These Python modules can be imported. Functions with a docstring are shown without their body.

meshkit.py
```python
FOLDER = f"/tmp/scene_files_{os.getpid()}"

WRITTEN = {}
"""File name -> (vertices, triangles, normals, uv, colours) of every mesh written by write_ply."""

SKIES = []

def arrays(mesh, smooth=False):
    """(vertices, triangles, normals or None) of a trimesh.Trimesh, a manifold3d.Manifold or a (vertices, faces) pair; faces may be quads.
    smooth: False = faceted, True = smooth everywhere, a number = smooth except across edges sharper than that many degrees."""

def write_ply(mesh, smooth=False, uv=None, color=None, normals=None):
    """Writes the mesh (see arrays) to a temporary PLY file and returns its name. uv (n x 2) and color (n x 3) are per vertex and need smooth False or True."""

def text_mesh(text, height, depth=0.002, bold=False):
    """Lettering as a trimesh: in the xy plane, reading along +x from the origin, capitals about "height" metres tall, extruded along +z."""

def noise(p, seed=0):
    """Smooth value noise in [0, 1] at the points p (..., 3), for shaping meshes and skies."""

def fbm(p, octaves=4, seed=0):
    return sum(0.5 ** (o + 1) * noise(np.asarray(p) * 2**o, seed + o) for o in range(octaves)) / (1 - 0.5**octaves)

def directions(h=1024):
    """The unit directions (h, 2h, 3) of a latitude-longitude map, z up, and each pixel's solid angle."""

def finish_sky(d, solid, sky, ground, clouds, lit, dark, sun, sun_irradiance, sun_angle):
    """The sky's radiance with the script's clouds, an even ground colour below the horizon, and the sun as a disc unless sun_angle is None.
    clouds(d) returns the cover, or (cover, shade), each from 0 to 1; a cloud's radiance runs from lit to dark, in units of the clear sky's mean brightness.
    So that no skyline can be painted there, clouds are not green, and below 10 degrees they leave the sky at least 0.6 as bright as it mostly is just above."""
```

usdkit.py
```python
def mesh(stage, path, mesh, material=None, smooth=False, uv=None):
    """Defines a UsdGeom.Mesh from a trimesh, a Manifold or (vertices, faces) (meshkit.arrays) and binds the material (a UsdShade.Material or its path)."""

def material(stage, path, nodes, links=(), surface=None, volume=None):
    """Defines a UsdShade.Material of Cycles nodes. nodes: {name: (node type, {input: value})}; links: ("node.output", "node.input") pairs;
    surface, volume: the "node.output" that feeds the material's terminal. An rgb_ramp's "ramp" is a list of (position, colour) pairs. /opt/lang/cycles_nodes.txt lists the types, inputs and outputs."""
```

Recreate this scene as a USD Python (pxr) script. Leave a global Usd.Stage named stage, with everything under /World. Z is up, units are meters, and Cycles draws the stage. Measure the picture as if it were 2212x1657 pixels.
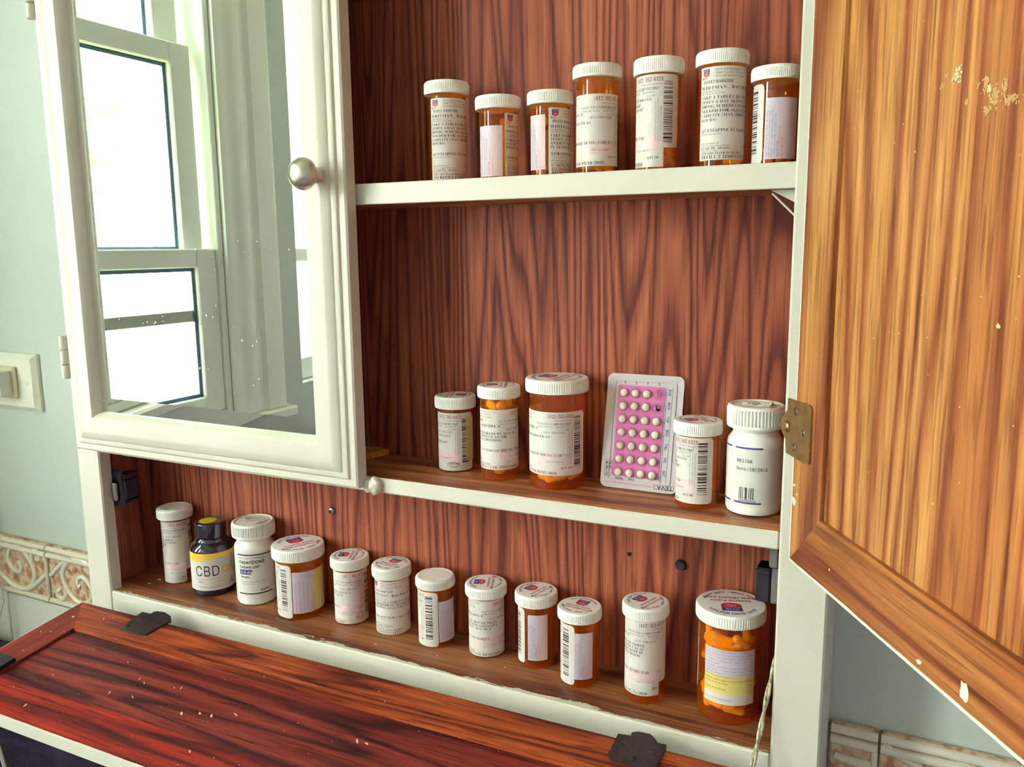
import math, random, re, glob
import numpy as np, trimesh
import shapely, shapely.affinity as aff
from shapely.geometry import Polygon, box as sbox, Point, LineString
from shapely import union_all
import usdkit, meshkit
from pxr import Usd, UsdGeom, UsdLux, Gf, Sdf, Vt, UsdShade

random.seed(7)
RNG = np.random.default_rng(11)
stage = Usd.Stage.CreateInMemory()
UsdGeom.SetStageUpAxis(stage, 'Z')
UsdGeom.SetStageMetersPerUnit(stage, 1.0)
W = UsdGeom.Xform.Define(stage, '/World')

# ------------------------------------------------------------------ camera, sky, exposure
EXPOSURE = 0.25
SKY = 9.0
SKY_TINT = (0.94, 0.99, 0.97)
CAM = np.array([0.65611181, -0.46727854, 0.29701062])
RIGHT = np.array([0.89778013, 0.44032749, -0.01012653])
UP = np.array([-0.0622994, 0.14971508, 0.9867645])
FWD = np.array([-0.43601563, 0.88526668, -0.16184337])
cam = UsdGeom.Camera.Define(stage, '/World/camera')
cam.CreateHorizontalApertureAttr(36.0)
cam.CreateVerticalApertureAttr(36.0 * 1657 / 2212)
cam.CreateFocalLengthAttr(1793.627 / 2212 * 36.0)
cam.CreateClippingRangeAttr(Gf.Vec2f(0.02, 1000.0))
cam.CreateExposureAttr(EXPOSURE)
cam.AddTransformOp().Set(Gf.Matrix4d(*RIGHT, 0, *UP, 0, *(-FWD), 0, *CAM, 1))

sky = UsdLux.DomeLight.Define(stage, '/World/sky')
sky.CreateIntensityAttr(SKY)
sky.CreateColorAttr(Gf.Vec3f(*SKY_TINT))

# ------------------------------------------------------------------ helpers: prims
USED = {}
def numbered(parent, name):
    k = (parent, name)
    n = USED.get(k, 0)
    USED[k] = n + 1
    return name if n == 0 else '%s_%03d' % (name, n)

def xf(name, parent='/World', loc=None, mat=None):
    path = parent + '/' + numbered(parent, name)
    x = UsdGeom.Xform.Define(stage, path)
    if mat is not None:
        x.AddTransformOp().Set(Gf.Matrix4d(*[float(v) for v in np.asarray(mat).T.ravel()]))
    elif loc is not None:
        x.AddTranslateOp().Set(Gf.Vec3d(*[float(v) for v in loc]))
    return path

def tag(path, label=None, cat=None, group=None, kind=None):
    p = stage.GetPrimAtPath(path)
    for k, v in (('label', label), ('category', cat), ('group', group), ('kind', kind)):
        if v:
            p.SetCustomDataByKey(k, v)
    return path

def obj(name, mesh, mat, parent='/World', smooth=30, label=None, kind=None):
    path = parent + '/' + numbered(parent, name)
    usdkit.mesh(stage, path, mesh, mat, smooth=smooth)
    if label or kind:
        tag(path, label=label, kind=kind)
    return path

def copy_of(src, name, loc, rot=(0, 0, 0), label=None, cat=None, group=None):
    path = '/World/' + numbered('/World', name)
    x = UsdGeom.Xform.Define(stage, path)
    x.AddTranslateOp().Set(Gf.Vec3d(*[float(v) for v in loc]))
    x.AddRotateXYZOp().Set(Gf.Vec3f(*[float(v) for v in rot]))
    x.GetPrim().GetReferences().AddInternalReference(src)
    x.GetPrim().SetInstanceable(True)
    tag(path, label, cat, group)
    return path

# ------------------------------------------------------------------ helpers: geometry
def join(parts):
    V, F, n = [], [], 0
    for v, f in parts:
        v = np.asarray(v, float); f = np.asarray(f, int)
        if len(f) == 0:
            continue
        V.append(v); F.append(f + n); n += len(v)
    return np.vstack(V), np.vstack(F)

def tri(quads):
    q = np.asarray(quads, int)
    return np.vstack([q[:, [0, 1, 2]], q[:, [0, 2, 3]]])

def bx(lo, hi, b=0.0008):
    lo, hi = np.minimum(lo, hi), np.maximum(lo, hi)
    b = min(b, 0.45 * float((hi - lo).min()))
    c = (lo + hi) / 2; h = (hi - lo) / 2
    pts = []
    for sx in (-1, 1):
        for sy in (-1, 1):
            for sz in (-1, 1):
                s = np.array([sx, sy, sz])
                for k in range(3):
                    d = h - b; d[k] = h[k]
                    pts.append(c + s * d)
    m = trimesh.convex.convex_hull(np.array(pts))
    return np.array(m.vertices), np.array(m.faces)

def hull(pts):
    m = trimesh.convex.convex_hull(np.asarray(pts, float))
    return np.array(m.vertices), np.array(m.faces)

def rings(R, closed_top=True, closed_bottom=True):
    """R: list of (n,3) rings joined in order."""
    n = len(R[0]); V = np.vstack(R); F = []
    i = np.arange(n); j = (i + 1) % n
    for k in range(len(R) - 1):
        a = k * n
        F.append(np.stack([a + i, a + j, a + n + j, a + n + i], 1))
    T = [tri(np.vstack(F))]
    extra = []
    if closed_bottom:
        extra.append(R[0].mean(0)); c = len(V) + len(extra) - 1
        T.append(np.stack([np.full(n, c), j, i], 1))
    if closed_top:
        extra.append(R[-1].mean(0)); c = len(V) + len(extra) - 1
        a = (len(R) - 1) * n
        T.append(np.stack([np.full(n, c), a + i, a + j], 1))
    if extra:
        V = np.vstack([V, np.array(extra)])
    return V, np.vstack(T)

def lathe(profile, n=48, top=True, bottom=True):
    a = np.arange(n) * 2 * np.pi / n
    return rings([np.stack([r * np.cos(a), r * np.sin(a), np.full(n, z)], 1) for r, z in profile], top, bottom)

def ribbed(profile, ribs):
    """profile rows: (r, z, rib depth)."""
    n = ribs * 4
    a = np.arange(n) * 2 * np.pi / n
    w = np.array([1, 1, -1, -1])[np.arange(n) % 4]
    return rings([np.stack([(r + d * w) * np.cos(a), (r + d * w) * np.sin(a), np.full(n, z)], 1) for r, z, d in profile])

def tube(pts, r, n=10, caps=True):
    P = np.asarray(pts, float)
    r = np.broadcast_to(r, len(P))
    T = np.gradient(P, axis=0); T /= np.linalg.norm(T, axis=1, keepdims=True)
    u = np.cross(T[0], [0.3, 0.2, 0.9]); u /= np.linalg.norm(u)
    a = np.arange(n) * 2 * np.pi / n; R = []
    for p, t, rr in zip(P, T, r):
        u = u - t * (u @ t); u /= np.linalg.norm(u)
        v = np.cross(t, u)
        R.append(p + rr * (np.cos(a)[:, None] * u + np.sin(a)[:, None] * v))
    return rings(R, caps, caps)

def spline(pts, n=40):
    from scipy.interpolate import CubicSpline
    P = np.asarray(pts, float)
    t = np.r_[0, np.cumsum(np.linalg.norm(np.diff(P, axis=0), axis=1))]
    return CubicSpline(t, P)(np.linspace(0, t[-1], n))

def moved(m, loc=(0, 0, 0), M=None):
    v = np.asarray(m[0], float)
    if M is not None:
        v = v @ np.asarray(M)[:3, :3].T + np.asarray(M)[:3, 3]
    return v + np.asarray(loc, float), m[1]

def polys(g):
    return [p for p in getattr(g, 'geoms', [g]) if p.geom_type == 'Polygon' and p.area > 0]

def flat(g):
    """Triangulated polygon(s), 2-D."""
    out = []
    for p in polys(g):
        v, f = trimesh.creation.triangulate_polygon(p, engine='earcut')
        out.append((np.asarray(v), np.asarray(f)))
    V, F, n = [], [], 0
    for v, f in out:
        V.append(v); F.append(f + n); n += len(v)
    if not V:
        return np.zeros((0, 2)), np.zeros((0, 3), int)
    V, F = np.vstack(V), np.vstack(F)
    e1 = V[F[:, 1]] - V[F[:, 0]]; e2 = V[F[:, 2]] - V[F[:, 0]]
    neg = e1[:, 0] * e2[:, 1] - e1[:, 1] * e2[:, 0] < 0
    F[neg] = F[neg][:, ::-1]
    return V, F

def slab(poly, depth):
    """Extruded polygon along +z from 0 to depth."""
    out = []
    for p in polys(poly):
        m = trimesh.creation.extrude_polygon(p, depth, engine='earcut')
        out.append((np.array(m.vertices), np.array(m.faces)))
    return join(out)

def rrect(x0, y0, x1, y1, r):
    return sbox(x0 + r, y0 + r, x1 - r, y1 - r).buffer(r, quad_segs=5)

def strips(poly, step):
    x0, y0, x1, y1 = poly.bounds
    n = max(1, int(math.ceil((x1 - x0) / step)))
    e = np.linspace(x0, x1, n + 1)
    return [poly.intersection(sbox(a, y0 - 1, b, y1 + 1)) for a, b in zip(e[:-1], e[1:])]

def wrap(V2, R, phi0):
    a = phi0 + V2[:, 0] / R
    return np.stack([R * np.cos(a), R * np.sin(a), V2[:, 1]], 1)

# ------------------------------------------------------------------ helpers: lettering
from PIL import Image, ImageDraw, ImageFont
FONTDIR = glob.glob('/opt/blender-*/*/datafiles/fonts')[0]
FONT = {'serif': ImageFont.truetype(FONTDIR + '/NotoSansMath-Regular.woff2', 72),
        'sans': ImageFont.truetype(FONTDIR + '/Inter.woff2', 72),
        'mono': ImageFont.truetype(FONTDIR + '/DejaVuSansMono.woff2', 72)}
CAPH = {}
def serif_char(c):
    if 'A' <= c <= 'Z': return chr(0x1D400 + ord(c) - 65)
    if 'a' <= c <= 'z': return chr(0x1D41A + ord(c) - 97)
    if '0' <= c <= '9': return chr(0x1D7CE + ord(c) - 48)
    return c
GL = {}
def glyph(c, font, bold):
    k = (c, font, bold)
    if k in GL:
        return GL[k]
    F = FONT[font]
    if font not in CAPH:
        b = F.getbbox(serif_char('H') if font == 'serif' else 'H', anchor='ls')
        CAPH[font] = -b[1]
    ch = serif_char(c) if font == 'serif' else c
    adv = F.getlength(ch)
    x0, y0, x1, y1 = F.getbbox(ch, anchor='ls', stroke_width=2 * bold)
    if x1 <= x0 or y1 <= y0 or c == ' ':
        GL[k] = (np.zeros((0, 2)), np.zeros((0, 3), int), adv / CAPH[font])
        return GL[k]
    im = Image.new('L', (x1 - x0 + 8, y1 - y0 + 8))
    ImageDraw.Draw(im).text((4 - x0, 4 - y0), ch, 255, F, anchor='ls', stroke_width=2 * bold)
    on = np.pad(np.asarray(im) > 127, ((0, 0), (1, 1))).astype(np.int8)
    rows, starts = np.nonzero(np.diff(on, axis=1) == 1)
    ends = np.nonzero(np.diff(on, axis=1) == -1)[1]
    shape = union_all(shapely.box(starts, -rows - 1, ends, -rows)).buffer(0.5).buffer(-0.5 - (0.75 if font == 'serif' else 0)).simplify(0.9)
    v, f = flat(shape)
    v = (v - [4 - x0, -(4 - y0)]) / CAPH[font]
    GL[k] = (v, f, adv / CAPH[font])
    return GL[k]

class Print:
    """Flat print collected per colour in a 2-D frame (millimetres or metres alike)."""
    def __init__(self): self.c = {}
    def add(self, col, V, F):
        if len(F): self.c.setdefault(col, []).append((V, F))
    def poly(self, col, g, step=None):
        for p in (strips(g, step) if step else [g]):
            self.add(col, *flat(p))
    def text(self, col, x, y, s, h, font='serif', xs=1.0, rot=0.0, bold=0, track=0.05, align=0.0):
        parts, pen = [], 0.0
        for c in s:
            v, f, adv = glyph(c, font, bold)
            if len(f):
                parts.append((v * [xs, 1] + [pen, 0], f))
            pen += adv * xs + track
        if not parts: return 0
        V, F = join2(parts)
        V = (V - [pen * align, 0]) * h
        ca, sa = math.cos(rot), math.sin(rot)
        self.add(col, V @ np.array([[ca, sa], [-sa, ca]]) + [x, y], F)
        return pen * h
    def arc(self, col, r, a_mid, s, h, inward=False, font='sans', bold=1, xs=1.0):
        """Text along a circle: reading clockwise outside up, or inward (bottom) counter-clockwise."""
        tot = sum(glyph(c, font, bold)[2] for c in s) * h * xs
        pen = -tot / 2
        for c in s:
            v, f, adv = glyph(c, font, bold); w = adv * h * xs
            if len(f):
                mid = pen + w / 2
                a = a_mid - mid / r if not inward else a_mid + mid / r
                rot = a - math.pi / 2 if not inward else a + math.pi / 2
                V = (v * [xs, 1] - [adv * xs / 2, 0.35]) * h
                ca, sa = math.cos(rot), math.sin(rot)
                self.add(col, V @ np.array([[ca, sa], [-sa, ca]]) + [r * math.cos(a), r * math.sin(a)], f)
            pen += w
    def build(self, mapping, parent, names, mats):
        for col, parts in self.c.items():
            V, F = join2(parts)
            P, keep = mapping(V, F)
            if len(keep):
                obj(names.get(col, 'print'), (P, keep), mats[col], parent, smooth=False)

def join2(parts):
    V, F, n = [], [], 0
    for v, f in parts:
        V.append(v); F.append(f + n); n += len(v)
    return np.vstack(V), np.vstack(F)

# ------------------------------------------------------------------ materials
LOOKS = '/World/Looks'
UsdGeom.Scope.Define(stage, LOOKS)
def S(r, g, b):
    c = np.array([r, g, b]) / 255.0
    return tuple(np.where(c <= 0.04045, c / 12.92, ((c + 0.055) / 1.055) ** 2.4))

def plain(name, col, rough=0.5, **kw):
    return usdkit.material(stage, f'{LOOKS}/{name}', {'p': ('principled_bsdf', {'base_color': col, 'roughness': rough, **kw})}, surface='p.BSDF')

def speckled(name, col, col2, scale, thr, rough=0.5, bump=0.0, detail=3):
    n = {'tc': ('texture_coordinate', {}), 'n': ('noise_texture', {'scale': scale, 'detail': detail}),
         'r': ('rgb_ramp', {'ramp': [(thr[0], col), (thr[1], col2)]}),
         'b': ('bump', {'strength': bump, 'distance': 0.002}),
         'p': ('principled_bsdf', {'roughness': rough})}
    l = [('tc.object', 'n.vector'), ('n.fac', 'r.fac'), ('r.color', 'p.base_color')]
    if bump:
        l += [('n.fac', 'b.height'), ('b.normal', 'p.normal')]
    return usdkit.material(stage, f'{LOOKS}/{name}', n, l, surface='p.BSDF')

def wood(name, axis, light, mid, dark, across=10.0, along=0.9, lines=13.0, fibre=330.0, seed=0.0, rough=0.42,
         tint=None, paint=None, pore=0.6, spec=0.4, fib=0.9):
    """Oak: contour lines of a stretched noise (cathedral grain), fine fibres and pores along 'axis' (object space).
    paint: (list of (axis letter, limit, sign, band)) where white paint has been lapped on to the wood."""
    sc = lambda a, b: tuple(b if k == axis else a for k in 'xyz')
    nodes = {
        'tc': ('texture_coordinate', {}),
        'm0': ('mapping', {'location': (seed, seed * 0.7, seed * 1.3)}),
        'm1': ('mapping', {'scale': sc(across, along)}),
        'n1': ('noise_texture', {'scale': 1.0, 'detail': 2.0, 'roughness': 0.42, 'distortion': 0.15}),
        'k1': ('math', {'math_type': 'multiply', 'value2': lines}),
        'f1': ('math', {'math_type': 'fraction'}),
        'r1': ('rgb_ramp', {'ramp': [(0.0, dark), (0.12, mid), (0.45, light), (0.72, mid), (0.93, dark), (1.0, dark)]}),
        'm2': ('mapping', {'scale': sc(fibre, 7.0)}),
        'n2': ('noise_texture', {'scale': 1.0, 'detail': 3.0, 'roughness': 0.6}),
        'r2': ('rgb_ramp', {'ramp': [(0.32, (0.58, 0.50, 0.46)), (0.5, (0.98, 0.96, 0.95)), (0.66, (1.16, 1.15, 1.12))]}),
        'x2': ('mix_color', {'blend_type': 'multiply', 'fac': fib, 'use_clamp': False}),
        'm3': ('mapping', {'scale': sc(620.0, 26.0)}),
        'n3': ('noise_texture', {'scale': 1.0, 'detail': 1.0}),
        'r3': ('rgb_ramp', {'ramp': [(0.34, (0.40, 0.28, 0.26)), (0.46, (1, 1, 1))]}),
        'x3': ('mix_color', {'blend_type': 'multiply', 'fac': pore, 'use_clamp': False}),
        'm4': ('mapping', {'scale': sc(7.0, 1.4)}),
        'n4': ('noise_texture', {'scale': 1.0, 'detail': 1.0}),
        'r4': ('rgb_ramp', {'ramp': [(0.3, tint[0] if tint else (0.86, 0.80, 0.78)), (0.7, tint[1] if tint else (1.1, 1.1, 1.1))]}),
        'x4': ('mix_color', {'blend_type': 'multiply', 'fac': 1.0, 'use_clamp': False}),
        'bp': ('bump', {'strength': 0.25, 'distance': 0.0006}),
        'p': ('principled_bsdf', {'roughness': rough, 'specular_ior_level': spec}),
    }
    links = [('tc.object', 'm0.vector'), ('m0.vector', 'm1.vector'), ('m1.vector', 'n1.vector'), ('n1.fac', 'k1.value1'),
             ('k1.value', 'f1.value1'), ('f1.value', 'r1.fac'), ('m0.vector', 'm2.vector'), ('m2.vector', 'n2.vector'),
             ('n2.fac', 'r2.fac'), ('r1.color', 'x2.a'), ('r2.color', 'x2.b'), ('m0.vector', 'm3.vector'), ('m3.vector', 'n3.vector'),
             ('n3.fac', 'r3.fac'), ('x2.result', 'x3.a'), ('r3.color', 'x3.b'), ('m0.vector', 'm4.vector'), ('m4.vector', 'n4.vector'),
             ('n4.fac', 'r4.fac'), ('x3.result', 'x4.a'), ('r4.color', 'x4.b'), ('n2.fac', 'bp.height'), ('bp.normal', 'p.normal')]
    out = 'x4.result'
    if paint:
        nodes['sx'] = ('separate_xyz', {}); links.append(('tc.object', 'sx.vector'))
        nodes['pm'] = ('mapping', {'scale': sc(110.0, 26.0)}); nodes['pn'] = ('noise_texture', {'scale': 1.0, 'detail': 5.0, 'roughness': 0.72}); links += [('tc.object', 'pm.vector'), ('pm.vector', 'pn.vector')]
        last = None
        for i, (ax, lim, sign, band) in enumerate(paint):   # painted where sign*(coord - lim) + band*(noise-0.5) > 0
            nodes[f'pa{i}'] = ('math', {'math_type': 'subtract', 'value2': lim}); links.append((f'sx.{ax}', f'pa{i}.value1'))
            nodes[f'pb{i}'] = ('math', {'math_type': 'multiply', 'value2': sign}); links.append((f'pa{i}.value', f'pb{i}.value1'))
            nodes[f'pc{i}'] = ('math', {'math_type': 'subtract', 'value2': 0.5}); links.append(('pn.fac', f'pc{i}.value1'))
            nodes[f'pd{i}'] = ('math', {'math_type': 'multiply', 'value2': band}); links.append((f'pc{i}.value', f'pd{i}.value1'))
            nodes[f'pe{i}'] = ('math', {'math_type': 'add'}); links += [(f'pb{i}.value', f'pe{i}.value1'), (f'pd{i}.value', f'pe{i}.value2')]
            nodes[f'pf{i}'] = ('math', {'math_type': 'multiply', 'value2': 8000.0, 'use_clamp': True}); links.append((f'pe{i}.value', f'pf{i}.value1'))
            if last:
                nodes[f'pg{i}'] = ('math', {'math_type': 'maximum'}); links += [(last, f'pg{i}.value1'), (f'pf{i}.value', f'pg{i}.value2')]
                last = f'pg{i}.value'
            else:
                last = f'pf{i}.value'
        nodes['px'] = ('mix_color', {'b': WHITE}); links += [(last, 'px.fac'), (out, 'px.a')]
        out = 'px.result'
    links.append((out, 'p.base_color'))
    return usdkit.material(stage, f'{LOOKS}/{name}', nodes, links, surface='p.BSDF')

WHITE = S(220, 216, 199)
M = {}
M['white'] = speckled('white_paint', WHITE, S(212, 207, 189), 14.0, (0.35, 0.7), 0.38, 0.04)
M['wall'] = speckled('wall_paint', S(200, 207, 196), S(192, 200, 190), 3.0, (0.3, 0.7), 0.55, 0.03)
M['room'] = plain('room_paint', S(228, 220, 228), 0.7)
M['plum'] = plain('plum_wall_paint', S(192, 180, 204), 0.7)
M['ceiling'] = plain('ceiling_paint', S(244, 242, 238), 0.8)
M['floor'] = speckled('floor_vinyl', S(180, 168, 168), S(200, 190, 186), 30.0, (0.35, 0.65), 0.45)
M['trim'] = plain('window_trim_paint', S(244, 246, 236), 0.4)
M['vinyl'] = plain('window_vinyl', S(242, 246, 236), 0.35)
M['gasket'] = plain('window_gasket', S(60, 84, 104), 0.5)
M['glaze'] = plain('white_glaze', S(232, 229, 218), 0.12, coat_weight=0.5)
M['relief'] = plain('relief_glaze', S(226, 218, 196), 0.18, coat_weight=0.4)
M['mottled'] = speckled('mottled_glaze', S(150, 100, 70), S(206, 182, 150), 130.0, (0.36, 0.58), 0.25, 0.1)
M['grout'] = plain('grout', S(176, 168, 158), 0.9)
M['nickel'] = plain('satin_nickel', S(214, 206, 190), 0.3, metallic=1.0)
M['steel'] = plain('screw_steel', S(160, 158, 160), 0.3, metallic=1.0)
M['brass'] = speckled('aged_brass', S(150, 118, 66), S(176, 146, 92), 160.0, (0.35, 0.65), 0.36, 0.05)
bp = UsdShade.Shader(stage.GetPrimAtPath(LOOKS + '/aged_brass/p')); bp.CreateInput('metallic', Sdf.ValueTypeNames.Float).Set(0.85)
M['bronze'] = speckled('dark_bronze', S(44, 32, 36), S(58, 44, 46), 220.0, (0.35, 0.65), 0.42, 0.05)
M['black'] = plain('black_plastic', S(36, 32, 42), 0.35)
M['graygrip'] = plain('grey_plastic', S(104, 100, 98), 0.4)
M['plate'] = plain('outlet_plate', S(236, 236, 216), 0.32)
M['ivory'] = plain('outlet_ivory', S(214, 206, 168), 0.35)
M['cord'] = plain('cord_vinyl', S(222, 220, 208), 0.45)
M['rope'] = speckled('twisted_cord', S(206, 200, 172), S(150, 138, 104), 420.0, (0.4, 0.6), 0.6)
M['towel'] = speckled('towel_terry', S(34, 26, 48), S(46, 36, 60), 600.0, (0.35, 0.65), 0.95, 0.4)
M['cap'] = plain('cap_plastic', S(252, 251, 242), 0.38)
M['bottle_white'] = plain('white_bottle_plastic', S(250, 248, 238), 0.28)
M['navy'] = plain('navy_bottle_glass', S(22, 20, 40), 0.08, coat_weight=1.0)
M['paper'] = usdkit.material(stage, f'{LOOKS}/label_paper', {'p': ('principled_bsdf', {'base_color': S(250, 248, 240), 'roughness': 0.5}), 't': ('translucent_bsdf', {'color': S(230, 225, 210)}), 'm': ('mix_closure', {'fac': 0.25})},
                             [('p.BSDF', 'm.closure1'), ('t.BSDF', 'm.closure2')], surface='m.closure')
M['lilac'] = plain('lilac_sticker', S(216, 204, 218), 0.5)
M['pinkpaper'] = plain('pink_sticker', S(228, 200, 202), 0.5)
M['yellowpaper'] = plain('yellow_sticker', S(226, 205, 120), 0.5)
M['amberlabel'] = plain('amber_label_band', S(240, 190, 70), 0.4)
M['blush'] = plain('blush_print', S(236, 212, 210), 0.5)
M['ink'] = plain('dark_ink', S(52, 38, 44), 0.6)
M['grey'] = plain('grey_ink', S(140, 128, 132), 0.6)
M['redink'] = plain('red_ink', S(140, 44, 52), 0.6)
M['blue'] = plain('blue_ink', S(62, 56, 128), 0.5)
M['red'] = plain('red_print', S(206, 32, 62), 0.5)
M['rose'] = plain('rose_ink', S(206, 84, 110), 0.5)
M['whiteink'] = plain('white_ink', S(244, 240, 236), 0.5)
M['orangeink'] = plain('orange_ink', S(214, 150, 84), 0.5)
M['yellowdot'] = plain('yellow_dot', S(206, 196, 40), 0.5)
M['pill_yellow'] = plain('yellow_pill', S(255, 224, 70), 0.35)
M['pill_orange'] = plain('orange_capsule', S(255, 196, 60), 0.25)
M['pill_peach'] = plain('peach_pill', S(250, 200, 150), 0.45)
M['pill_white'] = plain('white_pill', S(244, 236, 214), 0.45)
M['foilpink'] = plain('pink_film', S(200, 100, 156), 0.5)
M['card'] = plain('blister_card', S(200, 190, 192), 0.5)
M['bookyellow'] = speckled('yellow_card', S(206, 150, 50), S(180, 118, 34), 220.0, (0.4, 0.62), 0.5)
M['leaf'] = usdkit.material(stage, f'{LOOKS}/leaf', {'d': ('diffuse_bsdf', {'color': S(150, 170, 70)}), 't': ('translucent_bsdf', {'color': S(200, 210, 90)}), 'm': ('mix_closure', {'fac': 0.5})},
                            [('d.BSDF', 'm.closure1'), ('t.BSDF', 'm.closure2')], surface='m.closure')
M['bark'] = speckled('bark', S(86, 70, 58), S(120, 100, 84), 20.0, (0.3, 0.7), 0.9)
M['grass'] = speckled('grass', S(120, 140, 70), S(150, 165, 90), 4.0, (0.3, 0.7), 0.9)
M['flake'] = plain('paint_flake', S(222, 206, 160), 0.5)
M['scuff'] = plain('scuff_cream', S(196, 156, 98), 0.5)
M['hole'] = plain('hole_dark', S(20, 10, 14), 0.9)

def clear(name, tint, gloss=0.05, body=None, body_fac=0.0, ior=1.5):
    """See-through plastic or glass: tinted transparency, some body colour, and a fresnel sheen."""
    n = {'t': ('transparent_bsdf', {'color': tint}), 'g': ('glossy_bsdf', {'color': (1, 1, 1), 'roughness': gloss}), 'w': ('layer_weight', {'blend': 0.5}), 'pw': ('math', {'math_type': 'power', 'value2': 4.0}), 'f': ('math', {'math_type': 'multiply_add', 'value2': 0.75, 'value3': 0.04}), 'm': ('mix_closure', {})}
    l = [('w.facing', 'pw.value1'), ('pw.value', 'f.value1'), ('f.value', 'm.fac'), ('g.BSDF', 'm.closure2')]
    if body:
        n['d'] = ('diffuse_bsdf', {'color': body}); n['tr'] = ('translucent_bsdf', {'color': body}); n['a'] = ('mix_closure', {'fac': 0.5}); n['b'] = ('mix_closure', {'fac': body_fac})
        l += [('d.BSDF', 'a.closure1'), ('tr.BSDF', 'a.closure2'), ('t.BSDF', 'b.closure1'), ('a.closure', 'b.closure2'), ('b.closure', 'm.closure1')]
    else:
        l += [('t.BSDF', 'm.closure1')]
    return usdkit.material(stage, f'{LOOKS}/{name}', n, l, surface='m.closure')
M['amber'] = clear('amber_plastic', (0.985, 0.71, 0.27), 0.05, S(250, 122, 24), 0.16)
M['pane'] = clear('window_glass', (0.97, 0.99, 0.98), 0.0)
M['clearfilm'] = clear('clear_film', (0.97, 0.95, 0.96), 0.12, S(230, 190, 215), 0.05)

# mirror: silvered, with dried water spots
M['mirror'] = usdkit.material(stage, f'{LOOKS}/mirror', {
    'tc': ('texture_coordinate', {}), 'v': ('voronoi_texture', {'scale': 210.0, 'randomness': 1.0}),
    'n': ('noise_texture', {'scale': 22.0, 'detail': 2.0}), 'nm': ('map_range', {'from_min': 0.5, 'from_max': 0.78, 'to_min': 0.0, 'to_max': 0.34, 'clamp': True}),
    'lt': ('math', {'math_type': 'less_than'}), 'sep': ('separate_xyz', {}),
    'hz': ('map_range', {'from_min': 0.30, 'from_max': 0.08, 'to_min': 0.0, 'to_max': 1.0, 'clamp': True}), 'mu': ('math', {'math_type': 'multiply'}),
    'g': ('glossy_bsdf', {'color': (0.95, 0.98, 0.95), 'roughness': 0.0}), 'd': ('diffuse_bsdf', {'color': (0.95, 0.95, 0.93)}),
    'tr': ('math', {'math_type': 'multiply', 'value2': 0.85}), 'm': ('mix_closure', {})},
    [('tc.object', 'v.vector'), ('tc.object', 'n.vector'), ('n.fac', 'nm.value'), ('tc.object', 'sep.vector'), ('sep.z', 'hz.value'), ('nm.result', 'mu.value1'), ('hz.result', 'mu.value2'),
     ('v.distance', 'lt.value1'), ('mu.value', 'lt.value2'), ('lt.value', 'tr.value1'), ('tr.value', 'm.fac'), ('g.BSDF', 'm.closure1'), ('d.BSDF', 'm.closure2')], surface='m.closure')

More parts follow.
